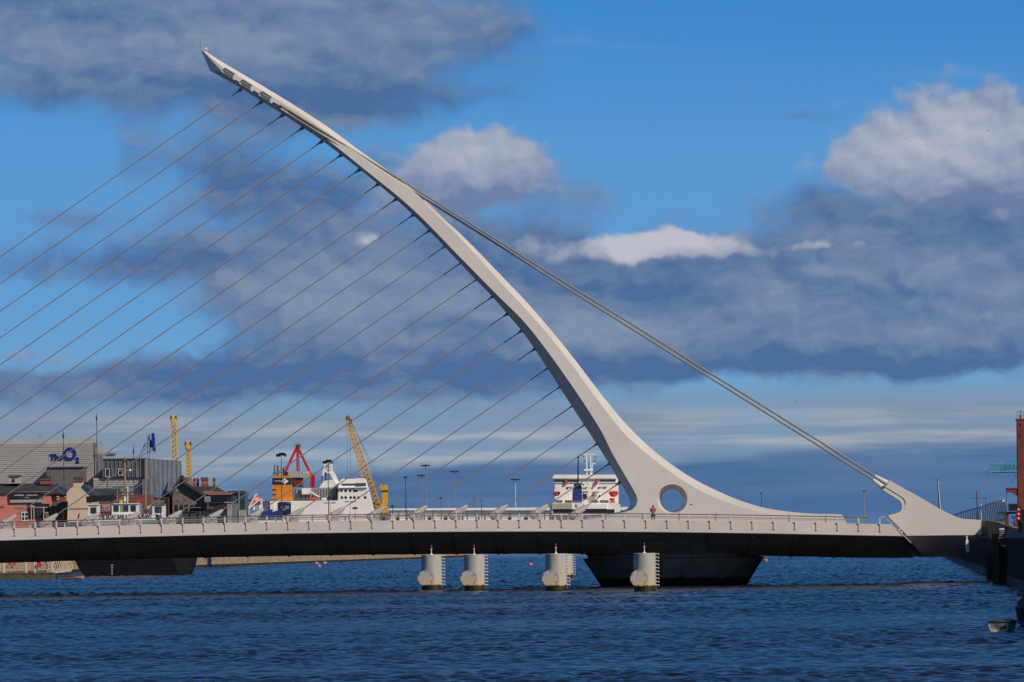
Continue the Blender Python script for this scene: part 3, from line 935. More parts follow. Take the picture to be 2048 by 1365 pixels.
def skin_mesh(name, verts, edges, radii, m_, parent, root=0, sub=2):
    me = bpy.data.meshes.new(name)
    o0 = ORG[parent.name] if parent else Vector()
    me.from_pydata(verts, edges, [])
    o = bpy.data.objects.new(name, me)
    COL.objects.link(o)
    md = o.modifiers.new('skin', 'SKIN'); md.use_smooth_shade = True
    sd = me.skin_vertices[0].data
    for i, r_ in enumerate(radii):
        sd[i].radius = r_ if isinstance(r_, tuple) else (r_, r_)
        sd[i].use_root = (i == root)
    sm = o.modifiers.new('sub', 'SUBSURF'); sm.levels = sub; sm.render_levels = sub
    me.materials.append(m_)
    ORG[o.name] = o0
    if parent: o.parent = parent
    return o


def person():
    c = P(1306.3, 1040, YN + 1.6)
    zf = ztop(c.x) - .38
    loc = Vector((c.x, YN + 1.6, zf))
    t = thing('person', 'person in red striped top with dark hair standing on the bridge walkway', 'person', loc)
    SKIN = mat('skin', (0.42, 0.24, 0.17), 0.6, var=0.05)
    HAIR = mat('dark_hair', (0.012, 0.008, 0.007), 0.6)
    SHIRT = mat('red_striped_cloth', (0.26, 0.006, 0.02), 0.9, var=0.08, nscale=6, bands=(0.125, 0.2, (0.5, 0.36, 0.36)))
    DENIM = mat('dark_shorts', (0.02, 0.024, 0.04), 0.9, var=0.15, nscale=8)
    # facing away from the camera (+Y); arms bent, hands in front at chest height
    V = [(0, 0, .95), (0, 0, 1.15), (0, 0, 1.36), (0, -.01, 1.47), (0, .015, 1.56), (0, .02, 1.66),          # 0-5 spine to head
         (-.18, 0, 1.41), (-.27, .02, 1.16), (-.13, .24, 1.20), (-.06, .30, 1.24),                          # 6-9 left arm
         (.18, 0, 1.41), (.27, .02, 1.16), (.13, .24, 1.20), (.06, .30, 1.24),                              # 10-13 right arm
         (-.095, 0, .90), (-.11, .01, .50), (-.115, -.01, .10), (-.12, .10, .045),                          # 14-17 left leg
         (.095, 0, .90), (.11, .01, .50), (.115, -.01, .10), (.12, .10, .045)]                              # 18-21
    E = [(0, 1), (1, 2), (2, 3), (3, 4), (4, 5), (2, 6), (6, 7), (7, 8), (8, 9), (2, 10), (10, 11), (11, 12), (12, 13), (0, 14), (14, 15), (15, 16), (16, 17), (0, 18), (18, 19), (19, 20), (20, 21)]
    Rr = [(.15, .11), (.135, .10), (.16, .105), .055, (.075, .085), (.07, .085), .06, .045, .035, .03, .06, .045, .035, .03, .085, .058, .042, .035, .085, .058, .042, .035]
    skin_mesh('body', V, E, Rr, SKIN, t)
    for hx in (-1, 1):        # fingers loosely closed
        for k in range(5):
            z0 = 1.275 - k * .018
            skin_mesh('finger', [(hx * .06, .30, z0), (hx * .045, .345, z0 + .004), (hx * .012, .35, z0)], [(0, 1), (1, 2)], [.010, .009, .008], SKIN, t, sub=1)
    skin_mesh('shirt', [(0, 0, .98), (0, 0, 1.15), (0, 0, 1.35), (-.17, 0, 1.40), (-.225, .01, 1.27), (.17, 0, 1.40), (.225, .01, 1.27)], [(0, 1), (1, 2), (2, 3), (3, 4), (2, 5), (5, 6)],
              [(.175, .135), (.16, .125), (.18, .13), .085, .072, .085, .072], SHIRT, t)
    skin_mesh('shorts', [(0, 0, .93), (-.1, 0, .86), (-.112, .01, .56), (.1, 0, .86), (.112, .01, .56)], [(0, 1), (1, 2), (0, 3), (3, 4)], [(.16, .125), .10, .085, .10, .085], DENIM, t)
    skin_mesh('hair', [(0, .0, 1.69), (0, -.03, 1.60), (0, -.05, 1.46)], [(0, 1), (1, 2)], [(.092, .095), (.095, .085), (.05, .03)], HAIR, t)
    for sx in (-1, 1):
        mb = MB(); mb.lathe([(.0, -.02), (.05, -.01), (.06, .03), (.035, .08), (0, .09)], (loc.x + sx * .118, loc.y + .05, loc.z + .02), 10); mb.build('shoe', BLACK, t)


person()

# ------------------------------------------------------------------ right bank: abutment, parapet, red portal, signals
ab = thing('bridge_abutment', 'curved dark concrete abutment parapet at the right end of the bridge', 'abutment', (P(1990, 1060, 428).x, 428, GZ - .5))
arc = [(1963, 1041, 1073, 443.3), (1975, 1041.5, 1076, 443), (1988, 1043.5, 1081, 440.5), (2001, 1047, 1086, 435), (2014, 1052, 1090, 428), (2028, 1056.5, 1092, 420), (2046, 1059, 1094, 412)]
mb = MB(); vs_ = []
for px, y0, y1, D in arc:
    t0, t1 = P(px, y0, D), P(px, y1, D)
    vs_ += [t0, t1, t1 + Vector((.3, .5, 0)), t0 + Vector((.3, .5, 0))]
n = len(arc)
mb.add(vs_, [(k * 4 + i, k * 4 + (i + 1) % 4, (k + 1) * 4 + (i + 1) % 4, (k + 1) * 4 + i) for k in range(n - 1) for i in range(4)] + [(0, 1, 2, 3), ((n - 1) * 4 + 3, (n - 1) * 4 + 2, (n - 1) * 4 + 1, (n - 1) * 4)])
mb.build('parapet', CONC, ab, smooth=True)
mb = MB(); vs_ = []
for px, y0, y1, D in arc:
    t0 = P(px, y0 - .6, D)
    vs_ += [t0 + Vector((-.06, -.1, 0)), t0 + Vector((-.06, -.1, -.14)), t0 + Vector((.4, .6, -.14)), t0 + Vector((.4, .6, 0))]
mb.add(vs_, [(k * 4 + i, k * 4 + (i + 1) % 4, (k + 1) * 4 + (i + 1) % 4, (k + 1) * 4 + i) for k in range(n - 1) for i in range(4)])
mb.build('parapet_coping', CONC, ab)
c = P(1994, 1113, 446)
MB().mm(c.x + .35, c.x + 12, 445.5, 460, -1.0, P(1980, 1082, 436).z).build('bearing_block', STONE, ab)
c = P(2002, 1090, 419)
MB().mm(c.x - .35, c.x + .9, 417.5, 423, -1.0, c.z + .9).build('corner_pier', STONE, ab)
crv = catmull([(2003, 1058.5), (2003, 1072), (2004, 1083), (2009, 1092), (2019, 1099), (2031, 1105)], 15)
for k, (a, b) in enumerate(crv):
    c = P(a, b, 416.2)
    MB().mm(c.x - .2, c.x + .2, 415.8, 416.7, c.z - .055, c.z + .055).build('step', PWHITE if k % 4 == 0 else CONC, ab)
# riverside barrier curving away along the right bank: raked posts with a pale top rail
pr = thing('riverside_barrier', 'curving barrier of raked dark posts with white top rail behind the abutment', 'railing', (P(1990, 1040, 470).x, 470, GZ))
line = []
for k in range(27):
    f = k / 26
    px = 1908 + (2009 - 1908) * f ** 0.8
    D = 640 - 190 * f
    yt = interp([(1908, 1032.5), (1920, 1028), (1932, 1024), (1950, 1019.5), (1968, 1014.5), (1985, 1008.5), (1997, 1005), (2009, 1004)], px)
    line.append((px, D, P(px, yt, D)))
for k, (px, D, tp) in enumerate(line):
    kn = Vector((tp.x + .10, D, tp.z - .85)); ft = Vector((tp.x - .12, D, GZ - .02))
    MB().bar(tp, kn, .09, .12).bar(kn, (tp.x + .2, D, 5.0), .09, .12).bar((tp.x + .2, D, 5.02), (tp.x + .2, D, GZ - .1), .10, .12).build('post', DARKM, pr)
mb = MB()
for (a, b) in zip(line, line[1:]): mb.tube(a[2] + Vector((-.1, -.1, .08)), b[2] + Vector((-.1, -.1, .08)), .10, .10, 6)
mb.build('top_rail', PWHITE, pr)
mb = MB()
for (a, b) in zip(line, line[1:]): mb.bar((a[2].x + .15, a[1], 5.55), (b[2].x + .15, b[1], 5.55), .10, .2)
mb.build('mid_rail', DARKM, pr)
MB().tube(P(1987, 1003.4, 452), P(2015, 1005.5, 449), .06, .04, 6).build('end_hoop', PWHITE, pr)
# red-oxide dock portal
pt = thing('dock_crane_column', 'tall red oxide steel column with bracket arm at the right edge', 'column', (P(2044, 1020, 425).x, 425, GZ))
D = 425
def cpx(px, py): return P(px, py, D)
c0, c1 = cpx(2044.5, 838), cpx(2046, 1020)
mb = MB().add([(c0.x - .42, D, c0.z), (c0.x + .42, D, c0.z), (c0.x + .42, D + .9, c0.z), (c0.x - .42, D + .9, c0.z), (c1.x - .40, D, GZ), (c1.x + .44, D, GZ), (c1.x + .44, D + .9, GZ), (c1.x - .40, D + .9, GZ)],
         [(0, 1, 2, 3), (7, 6, 5, 4), (0, 4, 5, 1), (1, 5, 6, 2), (2, 6, 7, 3), (3, 7, 4, 0)])
mb.build('column', RUSTR, pt)
MB().add([(c0.x - .5, D - .06, c0.z), (c0.x + .5, D - .06, c0.z), (c0.x + .5, D + 1, c0.z), (c0.x - .5, D + 1, c0.z)] + [(a, b, c0.z - .09) for a, b in ((c0.x - .5, D - .06), (c0.x + .5, D - .06), (c0.x + .5, D + 1), (c0.x - .5, D + 1))], [(0, 1, 2, 3), (7, 6, 5, 4), (0, 4, 5, 1), (1, 5, 6, 2), (2, 6, 7, 3), (3, 7, 4, 0)]).build('top_plate', RUSTR, pt)
mb = MB()
for i in range(6):
    mb.bar((c0.x - .45 + i * .18, D, c0.z), (c0.x - .45 + i * .18, D, c0.z + .62), .025)
mb.bar((c0.x - .46, D, c0.z + .62), (c0.x + .46, D, c0.z + .62), .03).bar((c0.x - .46, D, c0.z + .3), (c0.x + .46, D, c0.z + .3), .02)
mb.build('guard_rail', DARKM, pt)
MB().tube((c0.x - .12, D + .3, c0.z), (c0.x - .12, D + .3, c0.z + .3), .07, .07, 8).tube((c0.x - .12, D + .3, c0.z + .3), (c0.x - .12, D + .3, c0.z + .8), .02, .015, 5).build('beacon', RUSTR, pt)
MB().pprism([(2013, 976.5), (2040, 977.5), (2040, 994), (2034, 991.5), (2028, 987), (2021, 985), (2017, 986), (2013, 984)], D + .1, .5).build('bracket_arm', RUSTR, pt)
MB().fb(2012.5, 976, 2048, 978.2, D + .05, .6).build('arm_flange', RUSTR, pt)
h0 = cpx(2013.5, 985); MB().tube((h0.x, D + .3, h0.z), (h0.x + .02, D + .3, GZ), .02, .02, 5).build('hanging_cable', BLACK, pt)
for yy in (850, 872):
    b_ = cpx(2041, yy); MB().mm(b_.x - .05, b_.x + .05, D - .04, D + .02, b_.z - .1, b_.z + .1).build('bolt_plate', BLACK, pt)
# dark plant cabin, beam and blue panel behind the signal
mc = thing('plant_cabin', 'small black box cabin on a beam beside the red column', 'cabin', (P(2026, 1015, 428).x, 428, GZ))
MB().fb(2019, 1008, 2036, 1022.5, 428, 1.2).build('cabin', BLACK, mc)
MB().fb(1995, 1024, 2040, 1028.5, 428.2, .6).build('beam', DARKM, mc)
b_ = P(2014, 1026, 428.4); MB().mm(b_.x - .14, b_.x + .14, 428.3, 428.6, GZ - .02, b_.z).build('leg', RUSTR, mc)
b_ = P(2035, 1026, 428.4); MB().mm(b_.x - .14, b_.x + .14, 428.3, 428.6, GZ - .02, b_.z).build('leg', RUSTR, mc)
c = P(2028, 1035, 430)
sb = thing('notice_board', 'blue notice board low beside the red river signal lights', 'sign', (c.x, 430, GZ))
MB().fb(2022, 1032, 2035, 1038.5, 430, .1).build('panel', mat('notice_blue', (0.01, 0.10, 0.42), 0.4), sb)
MB().mm(c.x - .04, c.x + .04, 430.1, 430.16, GZ - .02, c.z).build('post', DARKM, sb)
# red river-traffic signal on a dark mooring pile
sg = thing('river_signal', 'vertical black signal head with three red lights on dark timber pile', 'traffic light', (P(2041, 1100, 405).x, 405, -1.2))
q_ = P(2051, 1100, 405)
MB().lathe([(.5, -1.5), (.48, P(2043, 1022, 405).z), (.4, P(2043, 1019, 405).z)], (q_.x, 405.6, 0), 18).build('pile', mat('black_timber', (0.022, 0.018, 0.014), 0.85, var=0.4, nscale=3, bump=.02), sg)
MB().fb(2034.5, 1012, 2040.5, 1041.5, 404.9, .3).build('signal_head', BLACK, sg)
MB().fb(2040.6, 1014, 2043, 1045, 405, .2).build('mounting', DARKM, sg)
LED = mat('red_signal_lens', (0.5, 0.01, 0.01), 0.3, emit=((1.0, 0.06, 0.06), 2.6))
for yy in (1019.5, 1028.5, 1037):
    c = P(2037.3, yy, 404.88); MB().lathe([(.01, -.04), (.07, -.03), (.085, .02), (.01, .02)], c, 12, 'Y').build('red_lens', LED, sg)
# coloured plant and traffic cones behind the parapet
orr = thing('barrier_plank', 'orange red barrier planks leaning behind the abutment parapet', 'barrier', (P(2030, 1045, 424).x, 424, GZ))
MB().bar(P(2021, 1047, 424), P(2035, 1041, 424), .10, .06).build('plank', RUSTR, orr)
MB().bar(P(2026, 1046, 424.2), P(2037, 1055, 424.2), .10, .06).build('plank', RUSTR, orr)
b_ = P(2030, 1046, 424.1); MB().mm(b_.x - .03, b_.x + .03, 424.06, 424.14, GZ - .02, b_.z).build('post', DARKM, orr)


def bent_boat(name, label, c, L, W, H, yaw, m_hull, m_in, cover=None):
    t = thing(name, label, 'boat', (c.x, c.y, c.z - .06))
    secs = []
    nst = 9
    ca, sa = math.cos(yaw), math.sin(yaw)
    def tr(a, b, z): return (c.x + a * ca - b * sa, c.y + a * sa + b * ca, c.z + z)
    vs_o, vs_i = [], []
    for i in range(nst):
        f = i / (nst - 1)
        w = W / 2 * (0.86 + .14 * math.sin(f * 2.2)) * (1 - max(0, f - .55) ** 2 * 4.6)
        w = max(w, .03)
        sh = H * (1 + .25 * max(0, f - .4))
        x = -L / 2 + f * L
        vs_o += [tr(x, -w, sh), tr(x + 0, -w * .82, H * .1), tr(x, 0, -H * .25), tr(x, w * .82, H * .1), tr(x, w, sh)]
        vs_i += [tr(x, -w * .9, sh), tr(x, -w * .7, H * .3), tr(x, 0, H * .2), tr(x, w * .7, H * .3), tr(x, w * .9, sh)]
    fs = [(k * 5 + i, k * 5 + i + 1, (k + 1) * 5 + i + 1, (k + 1) * 5 + i) for k in range(nst - 1) for i in range(4)]
    MB().add(vs_o, fs + [(0, 1, 2, 3, 4)]).build('hull', m_hull, t)
    MB().add(vs_i, fs + [(0, 1, 2, 3, 4)]).build('inner_hull', m_in, t)
    gm = MB()
    for k in range(nst - 1):
        for i in (0, 4):
            gm.bar(Vector(vs_o[k * 5 + i]), Vector(vs_o[(k + 1) * 5 + i]), .05, .045)
    gm.bar(Vector(vs_o[0]), Vector(vs_o[4]), .05, .045)
    gm.build('gunwale', BLACK, t)
    for f in (-.2, .15):
        MB().add([tr(f * L - .1, -W * .4, H * .7), tr(f * L + .1, -W * .4, H * .7), tr(f * L + .1, W * .4, H * .7), tr(f * L - .1, W * .4, H * .7)] + [tr(f * L - .1, -W * .4, H * .76), tr(f * L + .1, -W * .4, H * .76), tr(f * L + .1, W * .4, H * .76), tr(f * L - .1, W * .4, H * .76)],
                 [(3, 2, 1, 0), (4, 5, 6, 7), (0, 1, 5, 4), (1, 2, 6, 5), (2, 3, 7, 6), (3, 0, 4, 7)]).build('thwart', WOOD, t)
    if cover: cover(t, tr)
    return t


c = P(2008, 1262, 208); c.z = .04
DING = mat('dinghy_grp', (0.60, 0.54, 0.46), 0.5, var=0.1, nscale=2, streak=.3)
bent_boat('rowing_boat', 'grey rowing boat with black gunwale moored beside the right quay', c, 2.5, 1.02, .40, R(74), DING, mat('boat_inside', (0.05, 0.05, 0.05), 0.8))
c = P(2062, 1258, 222); c.z = .05


def wheelhouse(t, tr):
    v = [tr(a, b, z) for z in (.75, 1.25) for a, b in ((-.7, -.55), (.5, -.55), (.5, .55), (-.7, .55))]
    MB().add(v, [(3, 2, 1, 0), (4, 5, 6, 7), (0, 1, 5, 4), (1, 2, 6, 5), (2, 3, 7, 6), (3, 0, 4, 7)]).build('cuddy', mat('boat_slate', (0.08, 0.10, 0.13), 0.5), t)
    v = [tr(a, b, z) for z in (1.27, 1.42) for a, b in ((-.8, -.6), (.6, -.6), (.5, .55), (-.7, .55))]
    MB().add(v, [(3, 2, 1, 0), (4, 5, 6, 7), (0, 1, 5, 4), (1, 2, 6, 5), (2, 3, 7, 6), (3, 0, 4, 7)]).build('cover', BLACK, t)


bent_boat('small_boat', 'blue grey boat with black covered cuddy cut by the right edge', c, 3.4, 1.3, .75, R(80), mat('boat_blue_grey', (0.09, 0.12, 0.18), 0.5), mat('boat_inside', (0.05, 0.05, 0.05), 0.8), wheelhouse)

# ------------------------------------------------------------------ floating buoys and a far launch
for px, py, lab in ((638, 1132, 'orange buoy floating near the far left quay'), (1060.5, 1128.5, 'orange buoy floating under the deck beside the dolphins'), (1531.5, 1120.5, 'orange buoy floating just right of the bowl pier')):
    a, b = unroll(px, py); D = CAMH * F / (b + 4)
    c = P(px, py, D)
    t = thing('mooring_buoy', lab, 'buoy', (c.x, D, -.1), 'orange mooring buoys')
    MB().lathe([(.0, -.14), (.2, -.08), (.3, .1), (.33, .26), (.27, .44), (.13, .55), (0, .57)], (c.x, D, 0), 16).build('float', BUOY, t, smooth=True)
    MB().tube((c.x, D, .55), (c.x, D, .68), .04, .04, 6).build('ring', DARKM, t)
c = P(1015, 1110, 1700); c.z = .1
bent_boat('launch', 'tiny pale launch far off on the river under the deck', c, 3.6, 1.4, .7, R(10), PWHITE, GREYM)

# ------------------------------------------------------------------ pontoon and bar ship on the left bank
D = 645
po = thing('pontoon', 'floating pontoon with white fenced gangway under the left of the deck', 'pontoon', (P(60, 1158, D).x, D, -.4))
zg = .95
xl, xr = P(-40, 1158, D).x, P(107, 1158, D).x
MB().mm(xl, xr, D, D + 5, -.4, .75).build('float', mat('wet_timber', (0.09, 0.075, 0.05), 0.8, var=.3, nscale=1.5), po)
MB().mm(xl, xr, D - .1, D + 5.1, .78, .92).build('deck_boards', mat('grey_boards', (0.16, 0.14, 0.11), 0.9, var=.3, nscale=3), po)
for px in (8, 52, 70, 105):
    c = P(px, 1140, D); MB().mm(c.x - .14, c.x + .14, D + .1, D + .4, .9, 3.0).build('post', CREAM, po)
for j, zz in enumerate((1.25, 1.6, 1.95, 2.3, 2.65)):
    MB().mm(xl, P(107, 1140, D).x, D + .2, D + .26, zz, zz + .07).build('rail', CREAM, po)
for k in range(20):
    x = P(14 + k * 4.7, 1140, D).x; MB().mm(x - .03, x + .03, D + .22, D + .25, .95, 2.75).build('baluster', mat('rail_grey', (0.30, 0.27, 0.23), 0.7), po)
gw = thing('gangway', 'cream zigzag-sided gangway leading off the pontoon to the moored ship', 'gangway', (P(120, 1140, 648).x, 648, .8))
for k in range(12):
    a = 95 + k * 4.3
    MB().bar(P(a, 1124, 648), P(a + 3.4, 1134, 648), .13).bar(P(a + 3.4, 1134, 648), P(a, 1144 - k * .3, 648), .13).build('side_slat', CREAM, gw)
MB().bar(P(92, 1147, 648.2), P(142, 1141, 648.2), .3, 1.4).build('walkway', CREAM, gw)
MB().bar(P(92, 1123, 648.2), P(142, 1123, 648.2), .12).build('handrail', CREAM, gw)
MB().bar(P(100, 1146, 648.4), P(100, 1158, 648.4), .2).build('leg', CREAM, gw)
for px, py, lab in ((20, 1127.5, 'red lifebuoy case on the pontoon, leftmost of four'), (29.5, 1127.5, 'red lifebuoy case on the pontoon, second from left'), (79, 1129.5, 'large red lifebuoy case on the right of the pontoon rail'), (62.5, 1143, 'red lifebuoy case low in the middle of the pontoon rail')):
    c = P(px, py, D - .1); w = .36 if px > 70 else .2
    MB().lathe([(.02, -.12), (w * .8, -.12), (w, 0), (w * .8, .1), (.02, .1)], c, 14, 'Y').build('lifebuoy_case', mat('lifebuoy_red', (0.75, 0.03, 0.03), 0.4), None, org=(c.x, c.y, c.z), label=lab, cat='lifebuoy', group='red lifebuoy cases on the pontoon')
for k in range(1):
    c = P(112, 1154, 640); c.z = .12
    bent_boat('tender', 'faded pink upturned tender beside the pontoon and black hull', P(146, 1156, 641) * 1.0 - Vector((0, 0, P(146, 1156, 641).z - .1)), 2.9, .9, .3, R(-8), mat('pink_grp', (0.42, 0.20, 0.16), 0.6, var=.15), mat('pink_in', (0.2, 0.1, 0.08), 0.8))

D = 700
bs = thing('bar_ship', 'moored bar ship with white wheelhouses above deck and black hull below', 'ship', (P(270, 1152, D).x, D, -.6))
def Q(px, py, dd=0): return P(px, py, D + dd)
hp = [(149, 1112), (151, 1123), (155, 1133), (161, 1143), (169, 1152), (174, 1160), (368, 1160), (375, 1152), (381, 1142), (385.5, 1130), (388, 1120), (389.5, 1108)]
MB().pprism(hp, D, 7).build('hull', mat('black_hull', (0.004, 0.0045, 0.006), 0.6, var=.3, spec=.2), bs)
MB().pprism([(340, 1110), (389, 1108.6), (387.5, 1120), (385, 1130), (380.5, 1142), (375, 1151), (358, 1153)], D - .06, .08).build('bow_plating', mat('slate_hull', (0.014, 0.015, 0.018), 0.6, var=.2, spec=.2), bs)
for k in range(6):
    c = Q(224, 1131 + k * 4.2, -.08); MB().mm(c.x - .12, c.x + .12, D - .08, D + .01, c.z - .04, c.z + .04).build('draught_mark', PWHITE, bs)
bul = MB().pprism([(192, 1033.5), (240, 1029.5), (300, 1028), (330, 1029), (333, 1042), (300, 1042), (192, 1048), (186, 1046)], D, .3).build('bulwark', PWHITE, bs)
MB().pprism([(170, 1050), (335, 1044), (350, 1112), (166, 1116)], D + .4, 6).build('upper_hull', mat('cream_hull', (0.36, 0.32, 0.26), 0.6, var=.1), bs)
for yy in (1044, 1047, 1050):
    MB().bar(Q(190, yy + 3), Q(330, yy - 1.5), .09).build('guard_rail', PWHITE, bs)
def cabin(x0, y0, x1, y1, wins, name='wheelhouse'):
    w = MB().fb(x0, y0, x1, y1, D + .35, 3.2).build(name, PWHITE, bs)
    MB().fb(x0 - 1, y0 - 1.5, x1 + 1, y0, D + .15, 3.6).build('roof', COPPER if name == 'pilot_house' else PWHITE, w)
    for a, b, c_, d_ in wins:
        MB().fb(a, b, c_, d_, D + .28, .1).build('window', GLASS, w)
    return w
cabin(177, 1010.5, 197, 1048, [(181.5, 1015, 193, 1027)], 'aft_house')
w_ = cabin(223.5, 1008.5, 277, 1034, [(227.5, 1011.5, 237.5, 1023.5), (242, 1011, 257, 1023.5), (261.5, 1011.5, 272, 1023.5)])
MB().fb(242, 1011.5, 246.5, 1023.3, D + .26, .03).build('blind', mat('olive_blind', (0.28, 0.26, 0.10), 0.8), w_)
cabin(305, 1010, 329, 1046, [(310, 1013.5, 323.5, 1026)], 'pilot_house')
# lettering along the bulwark
p0 = Q(196.5, 1038.6, -.03); p1 = Q(304.5, 1036.0, -.03)
tm = text_mb('THE BOAT BAR & RESTAURANT', 1.0, (0, 0, 0), .02, bold=.012)
wid = max(v[0] for v in tm.v); sc_ = (p1.x - p0.x) / wid; hh = .58 / .7
t2 = MB(); t2.add([(p0.x + v[0] * sc_, p0.y + v[1], p0.z + v[2] * hh + v[0] / wid * (p1.z - p0.z)) for v in tm.v], tm.f)
t2.build('lettering', BLACK, bul)
c = Q(316.5, 1035.5, -.05)
MB().add([tuple(c + Vector((r_ * math.cos(2 * math.pi * i / 20), e, r_ * math.sin(2 * math.pi * i / 20)))) for e in (0, .06) for r_ in (.22, .34) for i in range(20)],
         [(i, (i + 1) % 20, 20 + (i + 1) % 20, 20 + i) for i in range(20)] + [(40 + i, 60 + i, 60 + (i + 1) % 20, 40 + (i + 1) % 20) for i in range(20)] + [(20 + i, 20 + (i + 1) % 20, 60 + (i + 1) % 20, 60 + i) for i in range(20)]).build('ring_emblem', NAVY, bul)
MB().lathe([(.01, 0), (.13, 0), (.13, .04), (.01, .04)], c, 12, 'Y').build('emblem_centre', mat('emblem_grey', (0.3, 0.25, 0.3), 0.6), bul)
# masts
def mast(px, y0, y1, r, m_, name='mast', dd=1.5):
    return MB().tube(Q(px, y1, dd), Q(px - .2, y0, dd), r, r * .6, 8).build(name, m_, bs)
ms = mast(250, 914, 1009, .17, WOOD)
MB().fb(245.5, 922, 254.5, 925, D + 1.4, .3).build('crosstree', DARKM, ms)
MB().tube(Q(250, 994, 1.5), Q(250, 1003, 1.5), .2, .2, 8).build('mast_boot', PWHITE, ms)
mast(291.5, 918, 1030, .13, WOOD)
mast(234.5, 960, 1030, .07, WOOD, 'derrick')
MB().tube(Q(255.5, 979, 1.2), Q(255.5, 1006, 1.2), .07, .07, 6).lathe([(.0, -.1), (.16, 0), (.1, .15), (0, .2)], Q(255, 977, 1.2), 10).build('vent', PWHITE, bs)
c = Q(260, 941, 1.5); MB().lathe([(0, -.2), (.15, -.13), (.2, 0), (.15, .13), (0, .2)], c, 12).tube(c, Q(250, 941, 1.5), .02, .02, 4).build('deck_lamp', PWHITE, bs)
for (a, b, c_, d_) in ((250, 922, 188, 1030), (250, 922, 290, 1025), (291.5, 925, 335, 1040), (250, 930, 222, 1008), (291.5, 925, 250, 940)):
    MB().tube(Q(a, b, 1.5), Q(c_, d_, 1.5), .02, .02, 4).build('rigging', DARKM, bs)
MB().fb(239, 1000, 245, 1007, D + 1, .5).build('locker', mat('yellow_locker', (0.5, 0.4, 0.05), 0.6), bs)
MB().lathe([(.01, -.2), (.28, -.15), (.28, .15), (.01, .2)], Q(277, 1003, 1.2), 12, 'Y').tube(Q(277, 1004, 1.4), Q(277, 1010, 1.4), .05, .05, 6).build('red_horn', RED, bs)
MB().lathe([(.01, -.5), (.35, -.45), (.4, 0), (.35, .45), (.01, .5)], Q(301, 1017, 1.5), 12, 'X').build('life_raft', PWHITE, bs)
MB().fb(280, 1008, 285, 1032, D + 1.2, .3).build('stanchion', mat('blue_grey_paint', (0.15, 0.17, 0.24), 0.6), bs)
MB().bar(Q(318.5, 1019, -.4), Q(326, 1047, -.4), .16).lathe([(0, -.1), (.12, 0), (0, .12)], Q(318, 1018, -.4), 10).build('davit', mat('davit_grey', (0.12, 0.11, 0.14), 0.5), bs)

# ------------------------------------------------------------------ left bank buildings


def base(px, D): return (P(px, 1040, D).x, D, GZ)


def window(parent, x0, y0, x1, y1, D, frame=PWHITE, glass=GLASS, nx=2, ny=2, fw=.09):
    a, b = P(x0, y1, D), P(x1, y0, D)
    g = MB().mm(a.x, b.x, D - .05, D + .05, a.z, b.z).build('window', glass, parent)
    m = MB()
    for i in range(nx + 1):
        x = a.x + (b.x - a.x) * i / nx; m.mm(x - fw / 2, x + fw / 2, D - .10, D - .052, a.z - fw / 2, b.z + fw / 2)
    m.build('frame', frame, g)
    m = MB()
    for j in range(ny + 1):
        z = a.z + (b.z - a.z) * j / ny; m.mm(a.x - fw / 2, b.x + fw / 2, D - .13, D - .102, z - fw / 2, z + fw / 2)
    m.build('glazing_bar', frame, g)
    return g


def chimney(parent, x0, y0, x1, y1, D, npots, m_=BRICK, ph=5.5, band=True):
    c = MB().fb(x0, y0, x1, y1, D, (x1 - x0) * S(D) * .6).build('chimney', m_, parent)
    MB().fb(x0 - .8, y0 - 1.4, x1 + .8, y0 + .6, D - .12, (x1 - x0) * S(D) * .6 + .24).build('cap', m_, c)
    if band: MB().fb(x0 - .3, y0 + 6, x1 + .3, y0 + 7, D - .04, .1).build('lead_band', CONTA, c)
    for i in range(npots):
        px = x0 + (x1 - x0) * (i + .5) / npots
        q = P(px, y0 - 1.4, D + .5); h = ph * S(D)
        MB().lathe([(.14, 0), (.11, h * .75), (.15, h * .8), (.15, h), (.02, h)], q, 8).build('pot', BLACK, c)
    return c


def squiggle(parent, x0, x1, y, amp, D, r=.045, seed=1, m_=None):
    """flowing handwritten line of sign lettering"""
    rnd = random.Random(seed); pts = []
    n = 22
    for i in range(n):
        f = i / (n - 1)
        pts.append(P(x0 + (x1 - x0) * f + rnd.uniform(-.4, .4), y + amp * math.sin(i * 1.9) * rnd.uniform(.4, 1.0), D))
    return MB().path(pts, r, 4).build('script_lettering', m_ or PWHITE, parent)


# arena
D = 1250
ar = thing('arena', 'large arena hall with grey horizontal metal siding behind the houses', 'building', base(80, D))
core = MB().fb(-45, 887, 186, 1050, D + .5, 14, GZ).build('hall', SIDING, ar)
par = MB().fb(-45, 878.5, 187.5, 887, D + 2.5, 10).build('parapet', SIDING, ar)
a0, a1 = P(-45, 1050, D), P(186, 1050, D)
for k in range(40):
    y0 = 887 + k * 4.15
    if y0 > 1046: break
    MB().fb(-45, y0 + .35, 186, y0 + 4.0, D + .22 - .08 * (k % 2), .3).build('siding_board', SIDING, ar)
sid = MB().fb(187, 895, 206, 1050, D + 4, 8, GZ).build('side_tower', SIDING, ar)
MB().fb(186, 886.5, 190, 910, D + 1, 6).build('corner_trim', SIDD, sid)
MB().fb(189.5, 908, 206, 955, D + 3.8, .2).build('louvre_back', SIDD, sid)
for k in range(6):
    x = 190.5 + k * 2.7; MB().fb(x, 909, x + 1.2, 954.5, D + 3.4, .4).build('louvre', SIDING, sid)
MB().fb(207, 909, 228, 917, D + 6, 4).build('roof_plant', SIDING, sid)
MB().fb(215, 905.5, 231, 908.8, D + 5.5, 5).build('roof_plant', GREYM, sid)
mb = MB()
for x in (197, 201, 205): mb.bar(P(x, 895, D + 5), P(x, 886, D + 5), .1)
mb.bar(P(197, 887, D + 5), P(205, 887, D + 5), .1).build('roof_ladder', GREYM, sid)
